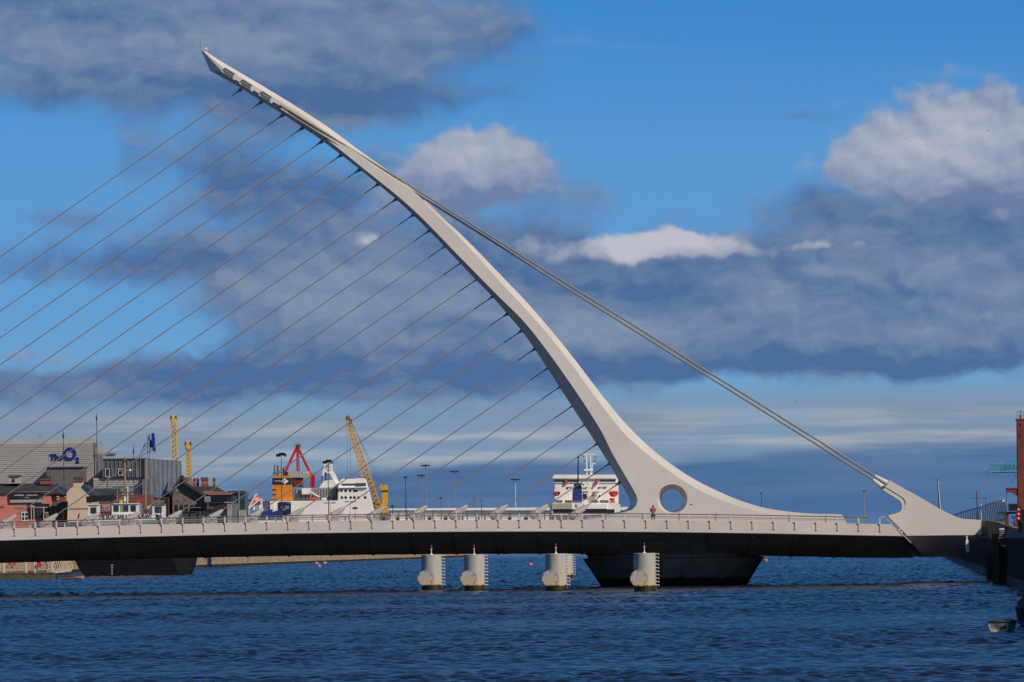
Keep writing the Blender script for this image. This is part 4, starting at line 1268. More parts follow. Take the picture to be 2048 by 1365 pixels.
MB().fb(94, 935, 168, 1050, D - 8, 8, GZ).build('annexe', SIDD, ar)
MB().fb(93, 934, 169, 936.5, D - 8.4, 8.6).build('annexe_trim', DARKM, ar)
MB().fb(78, 869, 79, 879, D + 10, .3).fb(82.5, 868, 83.3, 879, D + 10, .3).fb(76.5, 872, 85.5, 872.6, D + 10, .2).build('roof_aerial', GREYM, ar)
# arena sign
sg2 = thing('arena_sign', 'dark blue letters The O2 mounted high on the arena siding', 'sign', (P(128, 920, D).x, D - .6, P(128, 925, D).z))
tm = text_mb('The', 1.0, (0, 0, 0), .12, bold=.035)
wid = max(v[0] for v in tm.v); p0, p1 = P(100.5, 920, D), P(126, 919, D)
hh = (P(100, 908.5, D).z - P(100, 920, D).z) / .72
t2 = MB(); t2.add([(p0.x + v[0] * (p1.x - p0.x) / wid, D - .02 + v[1], p0.z + v[2] * hh) for v in tm.v], tm.f); t2.build('letter_the', SIGNB, sg2)
c = P(140, 908, D - .22)
ro, ri = 12.6 * S(D), 8.2 * S(D)
nn = 36
MB().add([tuple(c + Vector((r_ * math.cos(2 * math.pi * i / nn), e, r_ * math.sin(2 * math.pi * i / nn)))) for e in (0, .3) for r_ in (ri, ro) for i in range(nn)],
         [(i, (i + 1) % nn, nn + (i + 1) % nn, nn + i) for i in range(nn)] + [(2 * nn + i, 3 * nn + i, 3 * nn + (i + 1) % nn, 2 * nn + (i + 1) % nn) for i in range(nn)] +
         [(nn + i, nn + (i + 1) % nn, 3 * nn + (i + 1) % nn, 3 * nn + i) for i in range(nn)] + [(i, 2 * nn + i, 2 * nn + (i + 1) % nn, (i + 1) % nn) for i in range(nn)]).build('letter_o', SIGNB, sg2)
tm = text_mb('2', 1.0, (0, 0, 0), .12, bold=.05)
p0, p1 = P(152, 925, D), P(159, 925, D); wid = max(v[0] for v in tm.v); hh = (P(152, 915, D).z - p0.z) / .72
t2 = MB(); t2.add([(p0.x + v[0] * (p1.x - p0.x) / wid, D - .02 + v[1], p0.z + v[2] * hh) for v in tm.v], tm.f); t2.build('letter_two', SIGNB, sg2)
# glazed wing with metal fins on its returning side
D = 1225
gw2 = thing('glazed_wing', 'glass fronted wing of the arena with blue grey finned side', 'building', base(285, D))
MB().fb(205, 917, 290, 955.5, D + .4, 40).build('upper_storey', SIDD, gw2)
MB().fb(187, 956, 282, 1050, D + 1.2, 40, GZ).build('lower_storey', SIDING, gw2)
for k in range(18):
    y0 = 957.5 + k * 4.1
    MB().fb(187, y0, 282, y0 + 3.4, D + .9 - .07 * (k % 2), .3).build('siding_board', SIDING, gw2)
xs_ = [206 + i * 8.3 for i in range(11)]
for a, b in zip(xs_, xs_[1:]):
    MB().fb(a + .4, 919, b - .4, 955, D + .25, .1).build('pane', mat('grey_glazing', (0.12, 0.125, 0.13), 0.2, var=.35, nscale=.3), gw2)
for a in xs_: MB().fb(a - .35, 917.5, a + .35, 955.3, D, .3).build('mullion', GREYM, gw2)
MB().fb(204, 916, 291, 918.2, D - .2, .8).build('eaves', GREYM, gw2)
for (a, b, c_, d_) in ((211, 938, 219, 954.5), (237, 938, 245.5, 951)):
    window(gw2, a, b, c_, d_, D, PWHITE, GLASS, 1, 1, .12)
# side face: quads running back to the right
pts = []
for i in range(25):
    f = i / 24
    px = 291 + 72 * f; DD = D + 45 * f
    pts.append((px, DD, P(px, 916.5 + 6.0 * f, DD).z))
mb = MB(); vs_ = []
for px, DD, zt in pts:
    x = P(px, 1000, DD).x; vs_ += [(x, DD, zt), (x, DD, GZ)]
xb = P(363, 1000, D + 46).x
vs_ += [(xb - 9, D + 60, pts[-1][2]), (xb - 9, D + 60, GZ), (P(291, 1000, D).x, D + 60, pts[0][2]), (P(291, 1000, D).x, D + 60, GZ)]
nn = len(vs_) // 2
mb.add(vs_, [(2 * i, 2 * i + 1, 2 * ((i + 1) % nn) + 1, 2 * ((i + 1) % nn)) for i in range(nn)] + [tuple(2 * i for i in range(nn))])
sf = mb.build('side_wall', FINM, gw2)
for i, (px, DD, zt) in enumerate(pts):
    x = P(px, 1000, DD).x
    MB().mm(x - .09, x + .09, DD - .55, DD - .03, P(px, 992 - (i * 7 % 5) * 9, DD).z if i % 2 else GZ, zt).build('fin', GREYM if i % 3 else FINM, sf)
MB().fb(284, 958, 300, 1010, D - 1, 3, GZ).build('corner_drum', FINM, gw2)
# large roof sign seen edge-on, on its scaffold
D = 1228
rs = thing('roof_sign', 'blue roof sign seen edge-on, held by a steel scaffold over glazed wing', 'sign', (P(295, 915, D).x, D, P(295, 916, D).z))
c = P(306.5, 884, D)
MB().lathe([(1.15, -.3), (2.15, -.3), (2.15, .3), (1.15, .3), (1.15, -.3)], (c.x, D, c.z), 28, 'X').build('ring', SIGNB, rs)
for v in (): pass
MB().fb(299, 880.5, 304, 895.5, D - .4, 1.6).build('letters', SIGNB, rs)
MB().fb(308.5, 892, 311, 905, D - .3, .8).build('digit', SIGNB, rs)
mb = MB()
for x in (295.5, 299.5): mb.bar(P(x, 868.5, D), P(x, 917, D), .16)
for y in (869, 881, 889, 904): mb.bar(P(295, y, D), P(306, y, D), .12)
for (a, b, c_, d_) in ((294, 885, 274, 916), (290, 887, 278, 916), (296, 889, 282, 911), (299, 870, 296, 881), (296, 870, 299, 881)): mb.bar(P(a, b, D), P(c_, d_, D), .14)
mb.build('scaffold', GREYM, rs)
for px, y0, D_, lab in ((126.5, 862, 1180, 'slim dark lamp mast rising in front of the arena sign'), (193, 827, 1230, 'tall thin aerial mast at the right corner of the arena'), (267, 893, 1220, 'short aerial mast on the roof of the glazed wing')):
    t = thing('aerial_mast', lab, 'mast', base(px, D_))
    tp = P(px, y0, D_); MB().tube((tp.x + .1, D_, GZ), tp, .16, .07, 6).build('pole', DARKM, t)
    MB().lathe([(.05, 0), (.2, -.5), (.2, -1.2), (.06, -1.5)], tp + Vector((0, 0, -.4)), 8).build('head', DARKM, t)

# pink public house
D = 800
pk = thing('pink_house', 'salmon pink rendered pub with dark slate roof at the left edge', 'house', base(40, D))
MB().fb(-45, 984, 103, 1060, D, 9, GZ).build('wall', PINK, pk)
def roof(parent, x0, x1, ye, yr, D, depth, m_=SLATE, inset=0, name='roof'):
    """pitched roof, ridge along X: eaves at pixel ye, ridge at pixel yr"""
    e0, e1 = P(x0, ye, D), P(x1, ye, D); zr = P((x0 + x1) / 2, yr, D).z
    y0, y1, ym = D - .35, D + depth + .35, D + depth / 2
    v = [(e0.x, y0, e0.z), (e1.x, y0, e1.z), (e1.x - inset, ym, zr), (e0.x + inset, ym, zr), (e0.x, y1, e0.z), (e1.x, y1, e1.z)]
    v += [(a, b, c - .25) for a, b, c in v]
    return MB().add(v, [(0, 1, 2, 3), (3, 2, 5, 4), (1, 5, 2), (0, 3, 4), (6, 9, 8, 7), (9, 10, 11, 8), (0, 6, 7, 1), (4, 5, 11, 10), (0, 4, 10, 6), (1, 7, 11, 5)]).build(name, m_, parent)
rf = roof(pk, -50, 119, 985.5, 967, D, 9, SLATE, 1.5)
dm = MB().fb(17.5, 953, 39.5, 967.5, D + 2.5, 2).build('dormer', CONTA, rf)
MB().fb(16, 950.5, 41, 953, D + 2.2, 2.6).build('dormer_roof', BRICK, rf)
MB().fb(24, 957.5, 29.5, 964.5, D + 2.4, .1).build('dormer_window', GLASS, dm)
chimney(pk, 80.5, 960, 102, 969, D + 3, 5, BRICK, 5.5, False)
MB().fb(0, 1012, 9, 1016, D - .08, .1).build('vent_grille', SIDD, pk)
MB().fb(30, 1012.5, 48, 1017.5, D - .08, .1).build('vent_grille', GREYM, pk)
window(pk, 43.5, 1025, 56, 1042, D, PWHITE, GLASS, 2, 2, .13)
s1 = thing('pub_sign', 'wide black signboard with pale handwritten lettering on the pink house', 'sign', (P(52, 995, D).x, D - .3, P(52, 1000, D).z))
MB().fb(20, 985.5, 86, 999, D - .42, .22).build('board', BLACK, s1)
MB().fb(20, 999.2, 86, 1005.5, D - .36, .2).build('sill_strip', mat('pale_teal_strip', (0.32, 0.38, 0.38), 0.6), s1)
squiggle(s1, 29, 48, 990.8, 1.9, D - .46, .035, 3); squiggle(s1, 53, 75, 990.8, 2.0, D - .46, .035, 4); squiggle(s1, 50, 58, 995.5, 1.0, D - .46, .02, 5)
s2 = thing('menu_board', 'black menu board with white writing at the right of the pink house', 'sign', (P(79, 1020, D).x, D - .3, P(79, 1035, D).z))
MB().fb(57.5, 1008, 99, 1035.5, D - .3, .2).build('board', BLACK, s2)
squiggle(s2, 71, 96, 1015.5, 1.8, D - .34, .035, 7)
for k, yy in enumerate((1021, 1024, 1027, 1031)): squiggle(s2, 73, 94 - 3 * k, yy, .5, D - .33, .018, 10 + k, GREYM)
gt = thing('lamp_standard', 'pair of cream painted lamp standards before the black menu board', 'lamp post', base(65, 780))
for px in (62.5, 67.8): MB().bar(P(px, 1014, 780), (P(px, 1014, 780).x, 780, GZ), .1).build('post', CREAM, gt)
MB().fb(61, 1012, 69.5, 1015, 780 - .1, .3).build('crossbar', CREAM, gt)
MB().lathe([(.01, -.1), (.14, 0), (.1, .25), (.01, .3)], P(65, 1020, 780), 10).build('lantern', DARKM, gt)
t = thing('flag_pole', 'short pale pole standing right of the black menu board', 'pole', base(87, 782))
MB().bar(P(87.5, 1013, 782), (P(87.5, 1013, 782).x, 782, GZ), .11).build('post', CREAM, t)
for k, px in enumerate((92.5, 96)): MB().bar(P(px, 1024, 782), (P(px, 1024, 782).x, 782, GZ), .07).build('stay', CREAM, t)
MB().bar(P(87.5, 1026, 782), P(96, 1026, 782), .06).build('brace', CREAM, t)

# red brick house and its low front block
D = 812
bh = thing('brick_house', 'red brick house with slate roof between the pink and cream houses', 'house', base(112, D))
MB().fb(84, 985, 136, 1060, D, 9, GZ).build('wall', BRICK, bh)
roof(bh, 78, 140, 986.5, 966.5, D, 9, mat('blue_slate', (0.035, 0.045, 0.075), 0.5, var=.25, nscale=1), 2.5)
window(bh, 108.5, 988.5, 117, 999, D, CREAM, GLASS, 1, 2, .13)
window(bh, 91, 990, 101, 1003, D, CREAM, GLASS, 3, 1, .12)
MB().fb(86.5, 984.5, 93, 990, D - .3, .5).build('gable_stone', CREAM, bh)
D = 795
bl = thing('brick_outbuilding', 'low brown brick block with tiled roof and pilaster strips beside cream house', 'house', base(127, D))
MB().fb(104, 1017, 152, 1060, D, 8, GZ).build('wall', BRICK2, bl)
roof(bl, 101, 153, 1018.5, 1003.5, D, 7, mat('brown_tiles', (0.12, 0.06, 0.045), 0.8, var=.25, nscale=1.5), 0)
for k in range(9): MB().fb(108 + k * 4.8, 1020, 110.5 + k * 4.8, 1044, D - .14, .2).build('pilaster', BRICK, bl)
for k in range(8): MB().fb(110.9 + k * 4.8, 1022, 112.4 + k * 4.8, 1040, D - .06, .1).build('slit_window', CREAM if k % 3 == 0 else SIDD, bl)

# cream gabled house
D = 790
cg = thing('cream_house', 'cream rendered gable end with broad chimney and row of pots', 'house', base(155, D))
MB().pprism([(134, 1060), (136, 1004), (132.5, 1000), (133.5, 986), (140, 978), (147, 973), (168, 970), (178, 980), (188, 990), (184, 1012), (182, 1060)], D, 12).build('gable_wall', CREAM, cg)
chimney(cg, 146.8, 962.5, 166.5, 975, D - .02, 4, CREAM, 6, False)
MB().fb(146, 961, 167.3, 963.4, D - .25, 3).build('chimney_band', BRICK, cg)
MB().pprism([(167, 968.5), (190, 991), (187.5, 992.5), (166, 972)], D - .3, 12.5).build('roof_slope', SLATE, cg)
MB().fb(139, 1017, 182, 1018.2, D - .1, .15).build('string_course', COPPER, cg)
MB().pprism([(156, 1036), (158, 1028), (159.5, 1026), (158.8, 1033), (157, 1038)], D - .1, .12).build('painted_mark', RUSTR, cg)
MB().bar(P(129, 994, D - .2), P(136, 994, D - .2), .12).build('bracket', CREAM, cg)

# black sign board over brick terrace behind the ship
D = 830
bt = thing('brick_terrace', 'brown brick terrace behind the white wheelhouses of the ship', 'house', base(215, D))
MB().fb(176, 990, 300, 1060, D, 9, GZ).build('wall', BRICK2, bt)
roof(bt, 172, 236, 991, 977, D, 9, SLATE, 0)
MB().fb(192, 976, 230, 990.5, D + 4, 3).build('attic', RUBBLE, bt)
for k in range(4): window(bt, 203 + k * 9, 1015, 207 + k * 9, 1024, D, BRICK, GLASS, 1, 1, .1)
MB().fb(204, 1009, 220, 1023, D - .1, .12).build('faded_poster', mat('pale_pink_paint', (0.40, 0.27, 0.24), 0.8), bt)
s3 = thing('awning_sign', 'long blank black sign box tilted in front of the brick terrace', 'sign', (P(200, 1000, 785).x, 785, GZ))
MB().pprism([(172, 993.5), (228, 989.5), (228.5, 1001), (173, 1006)], 785, 1.2).build('box', BLACK, s3)
MB().bar(P(180, 1005, 785.6), (P(180, 1005, 785.6).x, 785.6, GZ), .12).build('bracket', DARKM, s3)
MB().bar(P(222, 1001, 785.6), (P(222, 1001, 785.6).x, 785.6, GZ), .12).build('bracket', DARKM, s3)
D = 900
hb = thing('quay_canopy', 'pale flat canopy with dark underside above the moored ship', 'canopy', base(238, D))
MB().fb(216, 977.5, 263, 984, D, 4).build('fascia', GREYM, hb)
MB().fb(216, 984.2, 264, 986.5, D - .1, 4.2).build('underside', BLACK, hb)
MB().fb(224, 973.5, 263, 976, D - .1, 4).build('trim', mat('teal_trim', (0.03, 0.18, 0.24), 0.5), hb)
for px in (220, 240, 258): MB().bar(P(px, 985, D + 1), (P(px, 985, D + 1).x, D + 1, GZ), .3).build('column', GREYM, hb)

# stone warehouses with brick stacks
D = 1000
sw = thing('stone_warehouse', 'dark rubble stone warehouse with twin gables and red brick chimneys', 'building', base(370, D))
MB().pprism([(300, 1060), (300, 1001), (319, 1001), (331, 974), (345, 1001), (345, 1060)], D + 5, 25).build('rear_gable', RUBBLE, sw)
MB().pprism([(345, 1060), (345, 990), (358, 968), (364, 953), (370, 968), (376, 970), (412, 992), (412, 1060)], D, 30).build('front_gable', RUBBLE, sw)
MB().bar(P(340, 990, D - .5), P(364, 952, D - .5), .5, 1.5).build('verge', SLATE, sw)
MB().bar(P(364, 952, D - .5), P(373, 970, D - .5), .5, 1.5).build('verge', SLATE, sw)
MB().bar(P(374, 969, D - .5), P(414, 993, D - .5), .5, 1.5).build('verge', SLATE, sw)
rf = MB().add([P(378, 973, D + 2), P(432, 973, D + 2), P(452, 985, D - .5), P(408, 990, D - .5)] + [v_ + Vector((0, 14, -.3)) for v_ in (P(378, 973, D + 2), P(432, 973, D + 2), P(452, 985, D - .5), P(408, 990, D - .5))],
              [(0, 1, 2, 3), (7, 6, 5, 4), (0, 4, 5, 1), (1, 5, 6, 2), (2, 6, 7, 3), (3, 7, 4, 0)]).build('slate_slope', SLATE, sw)
for x0, x1, npots, dd in ((371, 377, 2, 4), (386, 392, 1, 6), (393, 398, 1, 7), (402, 416.5, 6, 6), (425.5, 431, 1, 8)):
    chimney(sw, x0, 959.5, x1, 974, D + dd, npots, BRICK, 2.8, True)
MB().pprism([(319, 1000), (337, 960), (331, 1001)], D + 3, 1).build('skylight', mat('blue_roof_glass', (0.03, 0.04, 0.07), 0.2), sw)
MB().fb(306, 995, 338, 998, D - 1, 6).build('lean_to_roof', SLATE, sw)
MB().fb(306, 998.2, 338, 1060, D - .8, 5, GZ).build('lean_to', RUBBLE, sw)
MB().fb(336, 996, 339, 1040, D - 1.4, .4).build('downpipe', RUSTR, sw)
MB().fb(352, 978, 358, 984, D - .1, .15).build('vent', GREYM, sw)
for k in range(6): MB().fb(350 + k * 10, 1010, 356 + k * 10, 1022, D - .1, .2).build('opening', GLASS, sw)
D = 985
dk = thing('dockside_hall', 'low dark glazed dockside hall under a brown overhanging roof', 'building', base(440, D))
MB().pprism([(404, 986), (410, 981.5), (470, 985.5), (462, 990), (420, 990.5)], D - 2, 16).build('roof', COPPER, dk)
MB().fb(412, 990.5, 466, 1060, D, 14, GZ).build('wall', DARKM, dk)
for k in range(8): MB().fb(413.5 + k * 6.5, 992, 418.8 + k * 6.5, 1004, D - .12, .15).build('pane', GLASS, dk)
for k in range(8): MB().fb(413.5 + k * 6.5, 1007, 418.8 + k * 6.5, 1022, D - .12, .15).build('pane', mat('brown_glass', (0.05, 0.035, 0.025), 0.3, var=.4), dk)
MB().fb(411, 1004.6, 466, 1006.2, D - .4, .5).build('ledge', CONTA, dk)
MB().fb(370, 1015, 402, 1016, D - 6, .2).build('stair_rail', GREYM, dk)
MB().bar(P(416, 1005, D - 6), P(416, 1017, D - 6), .12).bar(P(414, 1016, D - 6), P(428, 1016, D - 6), .12).build('stair_rail', GREYM, dk)
for k in range(3): MB().fb(365 + k * 16, 1023, 377 + k * 16, 1040, D - 5, 3, GZ).build('stall', mat('stall_dark', (0.05, 0.045, 0.04), 0.8, var=.3), dk)
MB().fb(409, 993, 420.5, 1004, D - 3, 2).build('plant_box', GREYM, dk)
D = 1030
gt2 = thing('glass_tower', 'narrow dark green glass block at the end of the warehouses', 'building', base(475, D))
MB().fb(456, 983, 490, 1060, D + .3, 14, GZ).build('core', mat('green_black_cladding', (0.02, 0.035, 0.035), 0.3, var=.2), gt2)
for k in range(6): MB().fb(457 + k * 5.5, 990, 461.8 + k * 5.5, 1030, D + .1, .15).build('pane', BGLASS, gt2)
MB().fb(455, 982, 491, 988, D, .4).build('parapet', mat('parapet_brown', (0.06, 0.055, 0.045), 0.7), gt2)
MB().fb(477, 983, 479, 1020, D - .5, .3).build('downlight', GREYM, gt2)
for (x0, y0, x1, y1, m_, lab) in ((454.5, 1008, 464, 1034, CONTA, 'beige corrugated container left of the pale cabin near anchors'), (464.3, 1007.5, 474.5, 1034, GREYM, 'pale grey site cabin beside the green glass block'), (477, 1020, 491, 1034, CONTA, 'low beige hut with dark hatch below the green glass block')):
    t = thing('site_cabin', lab, 'container', base((x0 + x1) / 2, 950))
    MB().fb(x0, y0, x1, y1, 950, 2.5, GZ).build('body', m_, t)
    for k in range(4): MB().fb(x0 + (x1 - x0) * (k + .15) / 4, y0 + 1, x0 + (x1 - x0) * (k + .35) / 4, y1, 950 - .06, .08).build('rib', m_, t)
    MB().fb(x0 - .4, y0 - .8, x1 + .4, y0, 950 - .1, 2.7).build('roof', SIDD, t)

# ------------------------------------------------------------------ white ro-ro ship with orange funnel
D = 1500
sh1 = thing('cargo_ship', 'white cargo ship with orange funnel bearing a white diamond', 'ship', (P(630, 1060, D).x, D, -1))
MB().pprism([(486, 1090), (486, 1037), (541, 1034), (541, 1002.5), (676, 1001.5), (677, 976), (733.5, 973), (735, 980), (749, 1037), (752, 1090)], D, 20).build('hull', SHIPW, sh1)
MB().pprism([(486, 1093), (486, 1062), (750, 1062), (752, 1093)], D - .2, 20.4).build('boot_topping', BLUE, sh1)
op = MB().pprism([(556, 1032), (556, 1006), (559, 1004), (580, 1004), (582, 1006), (582, 1033)], D - .12, .2).build('side_opening', NAVY, sh1)
MB().fb(540, 1003, 548, 1020, D - .3, .4).build('fairing', SHIPW, sh1)
for (a, b, c_, d_) in ((561, 1013, 566, 1016), (570, 1012, 578, 1018), (563, 1018, 572, 1021), (574, 1005.5, 581, 1007.5)): MB().fb(a, b, c_, d_, D - .25, .2).build('deck_gear', GREYM, op)
for k in range(9):
    MB().fb(519 + k * 5.2, 1019 + (k * 7 % 4) * 1.5, 523.6 + k * 5.2, 1037, D - .6, 1.5).build('blue_gear', BLUE, sh1)
MB().fb(521, 1027, 566, 1030, D - .8, .3).build('mooring_rail', BLUE, sh1)
for k in range(7): MB().fb(506 + k * 6, 1002 + (k % 3), 510.5 + k * 6, 1020, D + 4, 2).build('stern_house', CONTA if k % 2 else SHIPW, sh1)
MB().fb(505, 1001, 545, 1002.5, D + 3, 4).build('stern_deck', SHIPW, sh1)
# portholes
for px in (682, 689, 697.5, 706.5, 714.5, 719, 734):
    if px < 733: MB().lathe([(.01, -.05), (.42, -.05), (.42, .05), (.01, .05)], P(px - 6, 982, D), 10, 'Y').build('porthole', BLACK, sh1)
for px in (658.5, 667, 673.5, 684, 691.5, 701.5, 709, 717, 730.5):
    MB().lathe([(.01, -.05), (.42, -.05), (.42, .05), (.01, .05)], P(px, 995.5, D), 10, 'Y').build('porthole', BLACK, sh1)
hw = MB().pprism([(677, 976), (677, 966), (684, 958), (711, 958), (711, 957), (728, 957), (731, 965), (733.5, 975)], D + .6, 18).build('bridge_house', SHIPW, sh1)
MB().fb(684, 967.5, 710.5, 971.5, D + .45, .2).build('bridge_windows', BGLASS, hw)
for k in range(6): MB().fb(711.5 + k * 3.5, 966.5, 714.5 + k * 3.5, 974, D + .4, .2).build('bridge_window', BGLASS, hw)
MB().fb(676, 974.5, 735, 976.2, D - .6, 2).build('bridge_wing', SHIPW, hw)
MB().fb(708, 978, 728, 980, D - .3, .4).build('fender_bar', CONTA, sh1)
for px, y0 in ((690, 951), (696, 950), (702, 952), (713, 952), (724, 954)): MB().bar(P(px, y0, D + 5), P(px, 959, D + 5), .13).build('aerial', GREYM, hw)
# grey deckhouses amidships
gd = MB().pprism([(589, 1002), (590, 977), (672, 975), (672, 1002)], D + 3, 12).build('deckhouse', mat('deckhouse_grey', (0.30, 0.29, 0.27), 0.7, var=.15, nscale=.5), sh1)
for k in range(14): MB().fb(592 + k * 5.6, 978, 593 + k * 5.6, 1000, D + 2.7, .3).build('frame_rib', GREYM, gd)
for k in range(5): MB().fb(601 + k * 8, 991, 604 + k * 8, 995, D + 2.6, .2).build('hatch', DARKM, gd)
MB().fb(603.5, 977, 621, 989, D + 1, 3).build('crane_cab', SHIPW, sh1)
MB().bar(P(621, 984, D + 1), P(640, 995, D + 1), .5).build('crane_jib', SHIPW, sh1)
MB().lathe([(0, -1.5), (.35, -1.2), (.55, 0), (.35, 1.3), (0, 1.6)], P(626.5, 999, D + .5), 12, 'X').build('rescue_boat', LBRED, sh1, smooth=True)
MB().lathe([(0, -.9), (.4, -.7), (.45, 0), (.4, .7), (0, .9)], P(648, 999, D + .5), 10, 'X').build('workboat', SHIPW, sh1)
# funnel
fu = MB().pprism([(545, 1002), (545, 952), (580.5, 952), (581.5, 968), (587.5, 1001)], D + 1.5, 7).build('funnel', ORANGE, sh1)
MB().pprism([(544.6, 969.5), (544.6, 956.3), (581, 956.3), (582, 969.5)], D + 1.4, 7.2).build('navy_band', NAVY, fu)
dm_ = MB().pprism([(568.8, 956.6), (577.5, 963), (568.8, 969.6), (562.5, 963.2)], D + 1.25, .12).build('diamond', PWHITE, fu)
c = P(568.9, 963.2, D + 1.15)
pts = [c + Vector((math.cos(R(a)) * .36, 0, math.sin(R(a)) * .42)) for a in range(50, 320, 18)]
MB().path(pts, .07, 5).build('letter_c', mat('logo_red', (0.45, 0.03, 0.03), 0.5), dm_)
squiggle(fu, 549, 562, 962.6, .7, D + 1.3, .11, 21)
for k, yy in enumerate((975, 985, 994)):
    MB().fb(545, yy, 552, yy + 3.5, D + .9, .8).build('louvre', ORANGE, fu)
MB().fb(552.5, 970, 554, 1001, D + 1.3, .3).build('pipe', ORANGE, fu)
for px, y0, r_ in ((549, 930, .16), (557.5, 931, .62), (567, 935, .25), (573, 944, .5)):
    MB().tube(P(px, y0, D + 4), P(px, 953, D + 4), r_, r_, 8).build('exhaust', GREYM if px == 557.5 else DARKM, fu)
for k in range(6): MB().bar(P(547 + k * 5.5, 945, D + 2), P(547 + k * 5.5, 953, D + 2), .15).build('rail_post', DARKM, fu)
MB().bar(P(546, 945.5, D + 2), P(576, 945.5, D + 2), .14).build('rail', DARKM, fu)
# radar mast
rm = MB().bar(P(651, 925, D + 6), P(641, 975, D + 6), .6).bar(P(664, 945, D + 6), P(675, 968, D + 6), 1.3).bar(P(656, 925, D + 7), P(657, 968, D + 7), .5).bar(P(663, 924, D + 6), P(664, 946, D + 6), .5).bar(P(649, 945, D + 6), P(664, 945, D + 6), .6).bar(P(648, 926, D + 6), P(667, 926, D + 6), .3).bar(P(651, 925, D + 6), P(664, 945, D + 6), .3).bar(P(664, 925, D + 6), P(650, 945, D + 6), .3).build('radar_mast', SHIPW, sh1)
MB().pprism([(638, 976), (648, 962), (668, 960), (678, 976)], D + 4, 6).build('mast_house', SHIPW, sh1)
MB().fb(650, 945, 653, 972, D + 4.5, .4).build('ladder', DARKM, rm)
# free-fall lifeboat on its ramp
lf = MB().bar(P(490.5, 1016, D + 1), P(514, 988, D + 1), .5).bar(P(497, 1018, D + 1), P(520, 999, D + 1), .45).bar(P(497, 1017, D), P(513, 987.5, D), .5).bar(P(523, 1000, D + 1), P(525, 1020, D + 1), .5).bar(P(518, 1000, D + 1), P(525, 999, D + 1), .5).bar(P(497, 1018, D + 1), P(497, 1034, D + 1), .5).build('lifeboat_ramp', PWHITE, sh1)
a_, b_ = P(490.5, 1016, D + 2), P(518, 996, D + 2)
MB().tube(a_, a_.lerp(b_, .25), .35, 1.15, 10).tube(a_.lerp(b_, .25), a_.lerp(b_, .75), 1.15, 1.35, 10).tube(a_.lerp(b_, .75), b_, 1.35, .7, 10).build('lifeboat', LBRED, sh1, smooth=True)

# ------------------------------------------------------------------ ferry seen from astern
D = 1700
fe = thing('ferry', 'white ferry seen from astern with blue funnel and red lifeboats', 'ship', (P(1173, 1060, D).x, D, -1))
MB().pprism([(1101, 1095), (1104, 1022), (1105, 1006), (1232, 1006), (1241, 1010), (1240, 1045), (1238, 1095)], D, 120).build('hull', SHIPW, fe)
MB().pprism([(1108.5, 957), (1107, 962), (1110, 972), (1110, 1007), (1237, 1007), (1237, 972), (1235.5, 957)], D + 14, 18).build('superstructure', SHIPW, fe)
MB().pprism([(1104.5, 957.5), (1108, 949.8), (1231, 949.8), (1234, 957.5)], D + 13, 20).build('bridge_roof', SHIPW, fe)
for k in range(8): MB().fb(1110 + k * 6.1, 960.5, 1114.8 + k * 6.1, 964.3, D + 13.8, .3).build('bridge_window', BGLASS, fe)
for k in range(5): MB().fb(1201 + k * 6.3, 960, 1206 + k * 6.3, 963.5, D + 13.8, .3).build('bridge_window', BGLASS, fe)
MB().fb(1109, 966, 1156, 967, D + 13.7, .3).fb(1199, 966, 1236, 967, D + 13.7, .3).build('deck_edge', CONTA, fe)
bay = MB().pprism([(1108, 1026), (1106, 1019), (1229, 1019), (1229, 1027)], D - .2, .4).build('vehicle_bay', BLACK, fe)
MB().fb(1105, 1030, 1231, 1044, D - .2, .3).build('stern_ramp', mat('ramp_grey', (0.16, 0.16, 0.19), 0.7, var=.2), fe)
for k in range(9): MB().fb(1108 + k * 13.5, 1030, 1109.5 + k * 13.5, 1044, D - .4, .2).build('ramp_rib', SHIPW, fe)
MB().fb(1104, 1007, 1144, 1018.5, D - .5, 6).build('stern_block', CONTA, fe)
MB().fb(1168, 1009, 1214, 1018, D - .5, 6).build('stern_block', SHIPW, fe)
for a, b in ((1111, 1125), (1130, 1144), (1183, 1196), (1200, 1217)): MB().fb(a, 1001, b, 1007, D + 5, 3).build('dark_bay', DARKM, fe)
for a, b, c_, d_ in ((1166, 988, 1175, 999),): MB().fb(a, b, c_, d_, D + 13.7, .4).build('door', DARKM, fe)
for (px, py) in ((1135, 977), (1185, 976), (1198, 976), (1210, 976), (1186, 991), (1199, 992), (1172, 976)): MB().fb(px - 1, py - 1.6, px + 1, py + 1.6, D + 13.7, .3).build('porthole', BLACK, fe)
for a, b, yy in ((1134, 1146, 973.5), (1200, 1215, 973.5), (1165, 1178, 982.5), (1186, 1200, 983)): MB().fb(a, yy, b, yy + .9, D + 13.5, .3).build('deck_edge', CONTA, fe)
MB().fb(1190, 983, 1194, 995, D + 12, 1.5).build('vent_trunk', CONTA, fe)
MB().fb(1130.5, 961, 1134.5, 968.5, D + 13, .8).build('lifebuoy_box', LBRED, fe)
MB().fb(1191.5, 961, 1195.5, 968.5, D + 13, .8).build('lifebuoy_box', RED, fe)
fu = MB().pprism([(1144.5, 1020), (1145.5, 979), (1163.5, 979), (1164.5, 1020)], D + 2, 6).build('funnel', BLUE, fe)
MB().pprism([(1147, 979), (1148.5, 967), (1162, 966), (1163.5, 979)], D + 2.2, 5.5).build('funnel_top', BLACK, fu)
MB().tube(P(1156, 968, D + 4), P(1156.3, 916, D + 4), .27, .2, 7).build('signal_pole', NAVY, fu)
MB().lathe([(0, -.35), (.35, -.1), (.35, .3), (0, .45)], P(1157.8, 914.5, D + 4), 10).build('pole_lamp', mat('peach_lamp', (0.6, 0.25, 0.15), 0.6), fu)
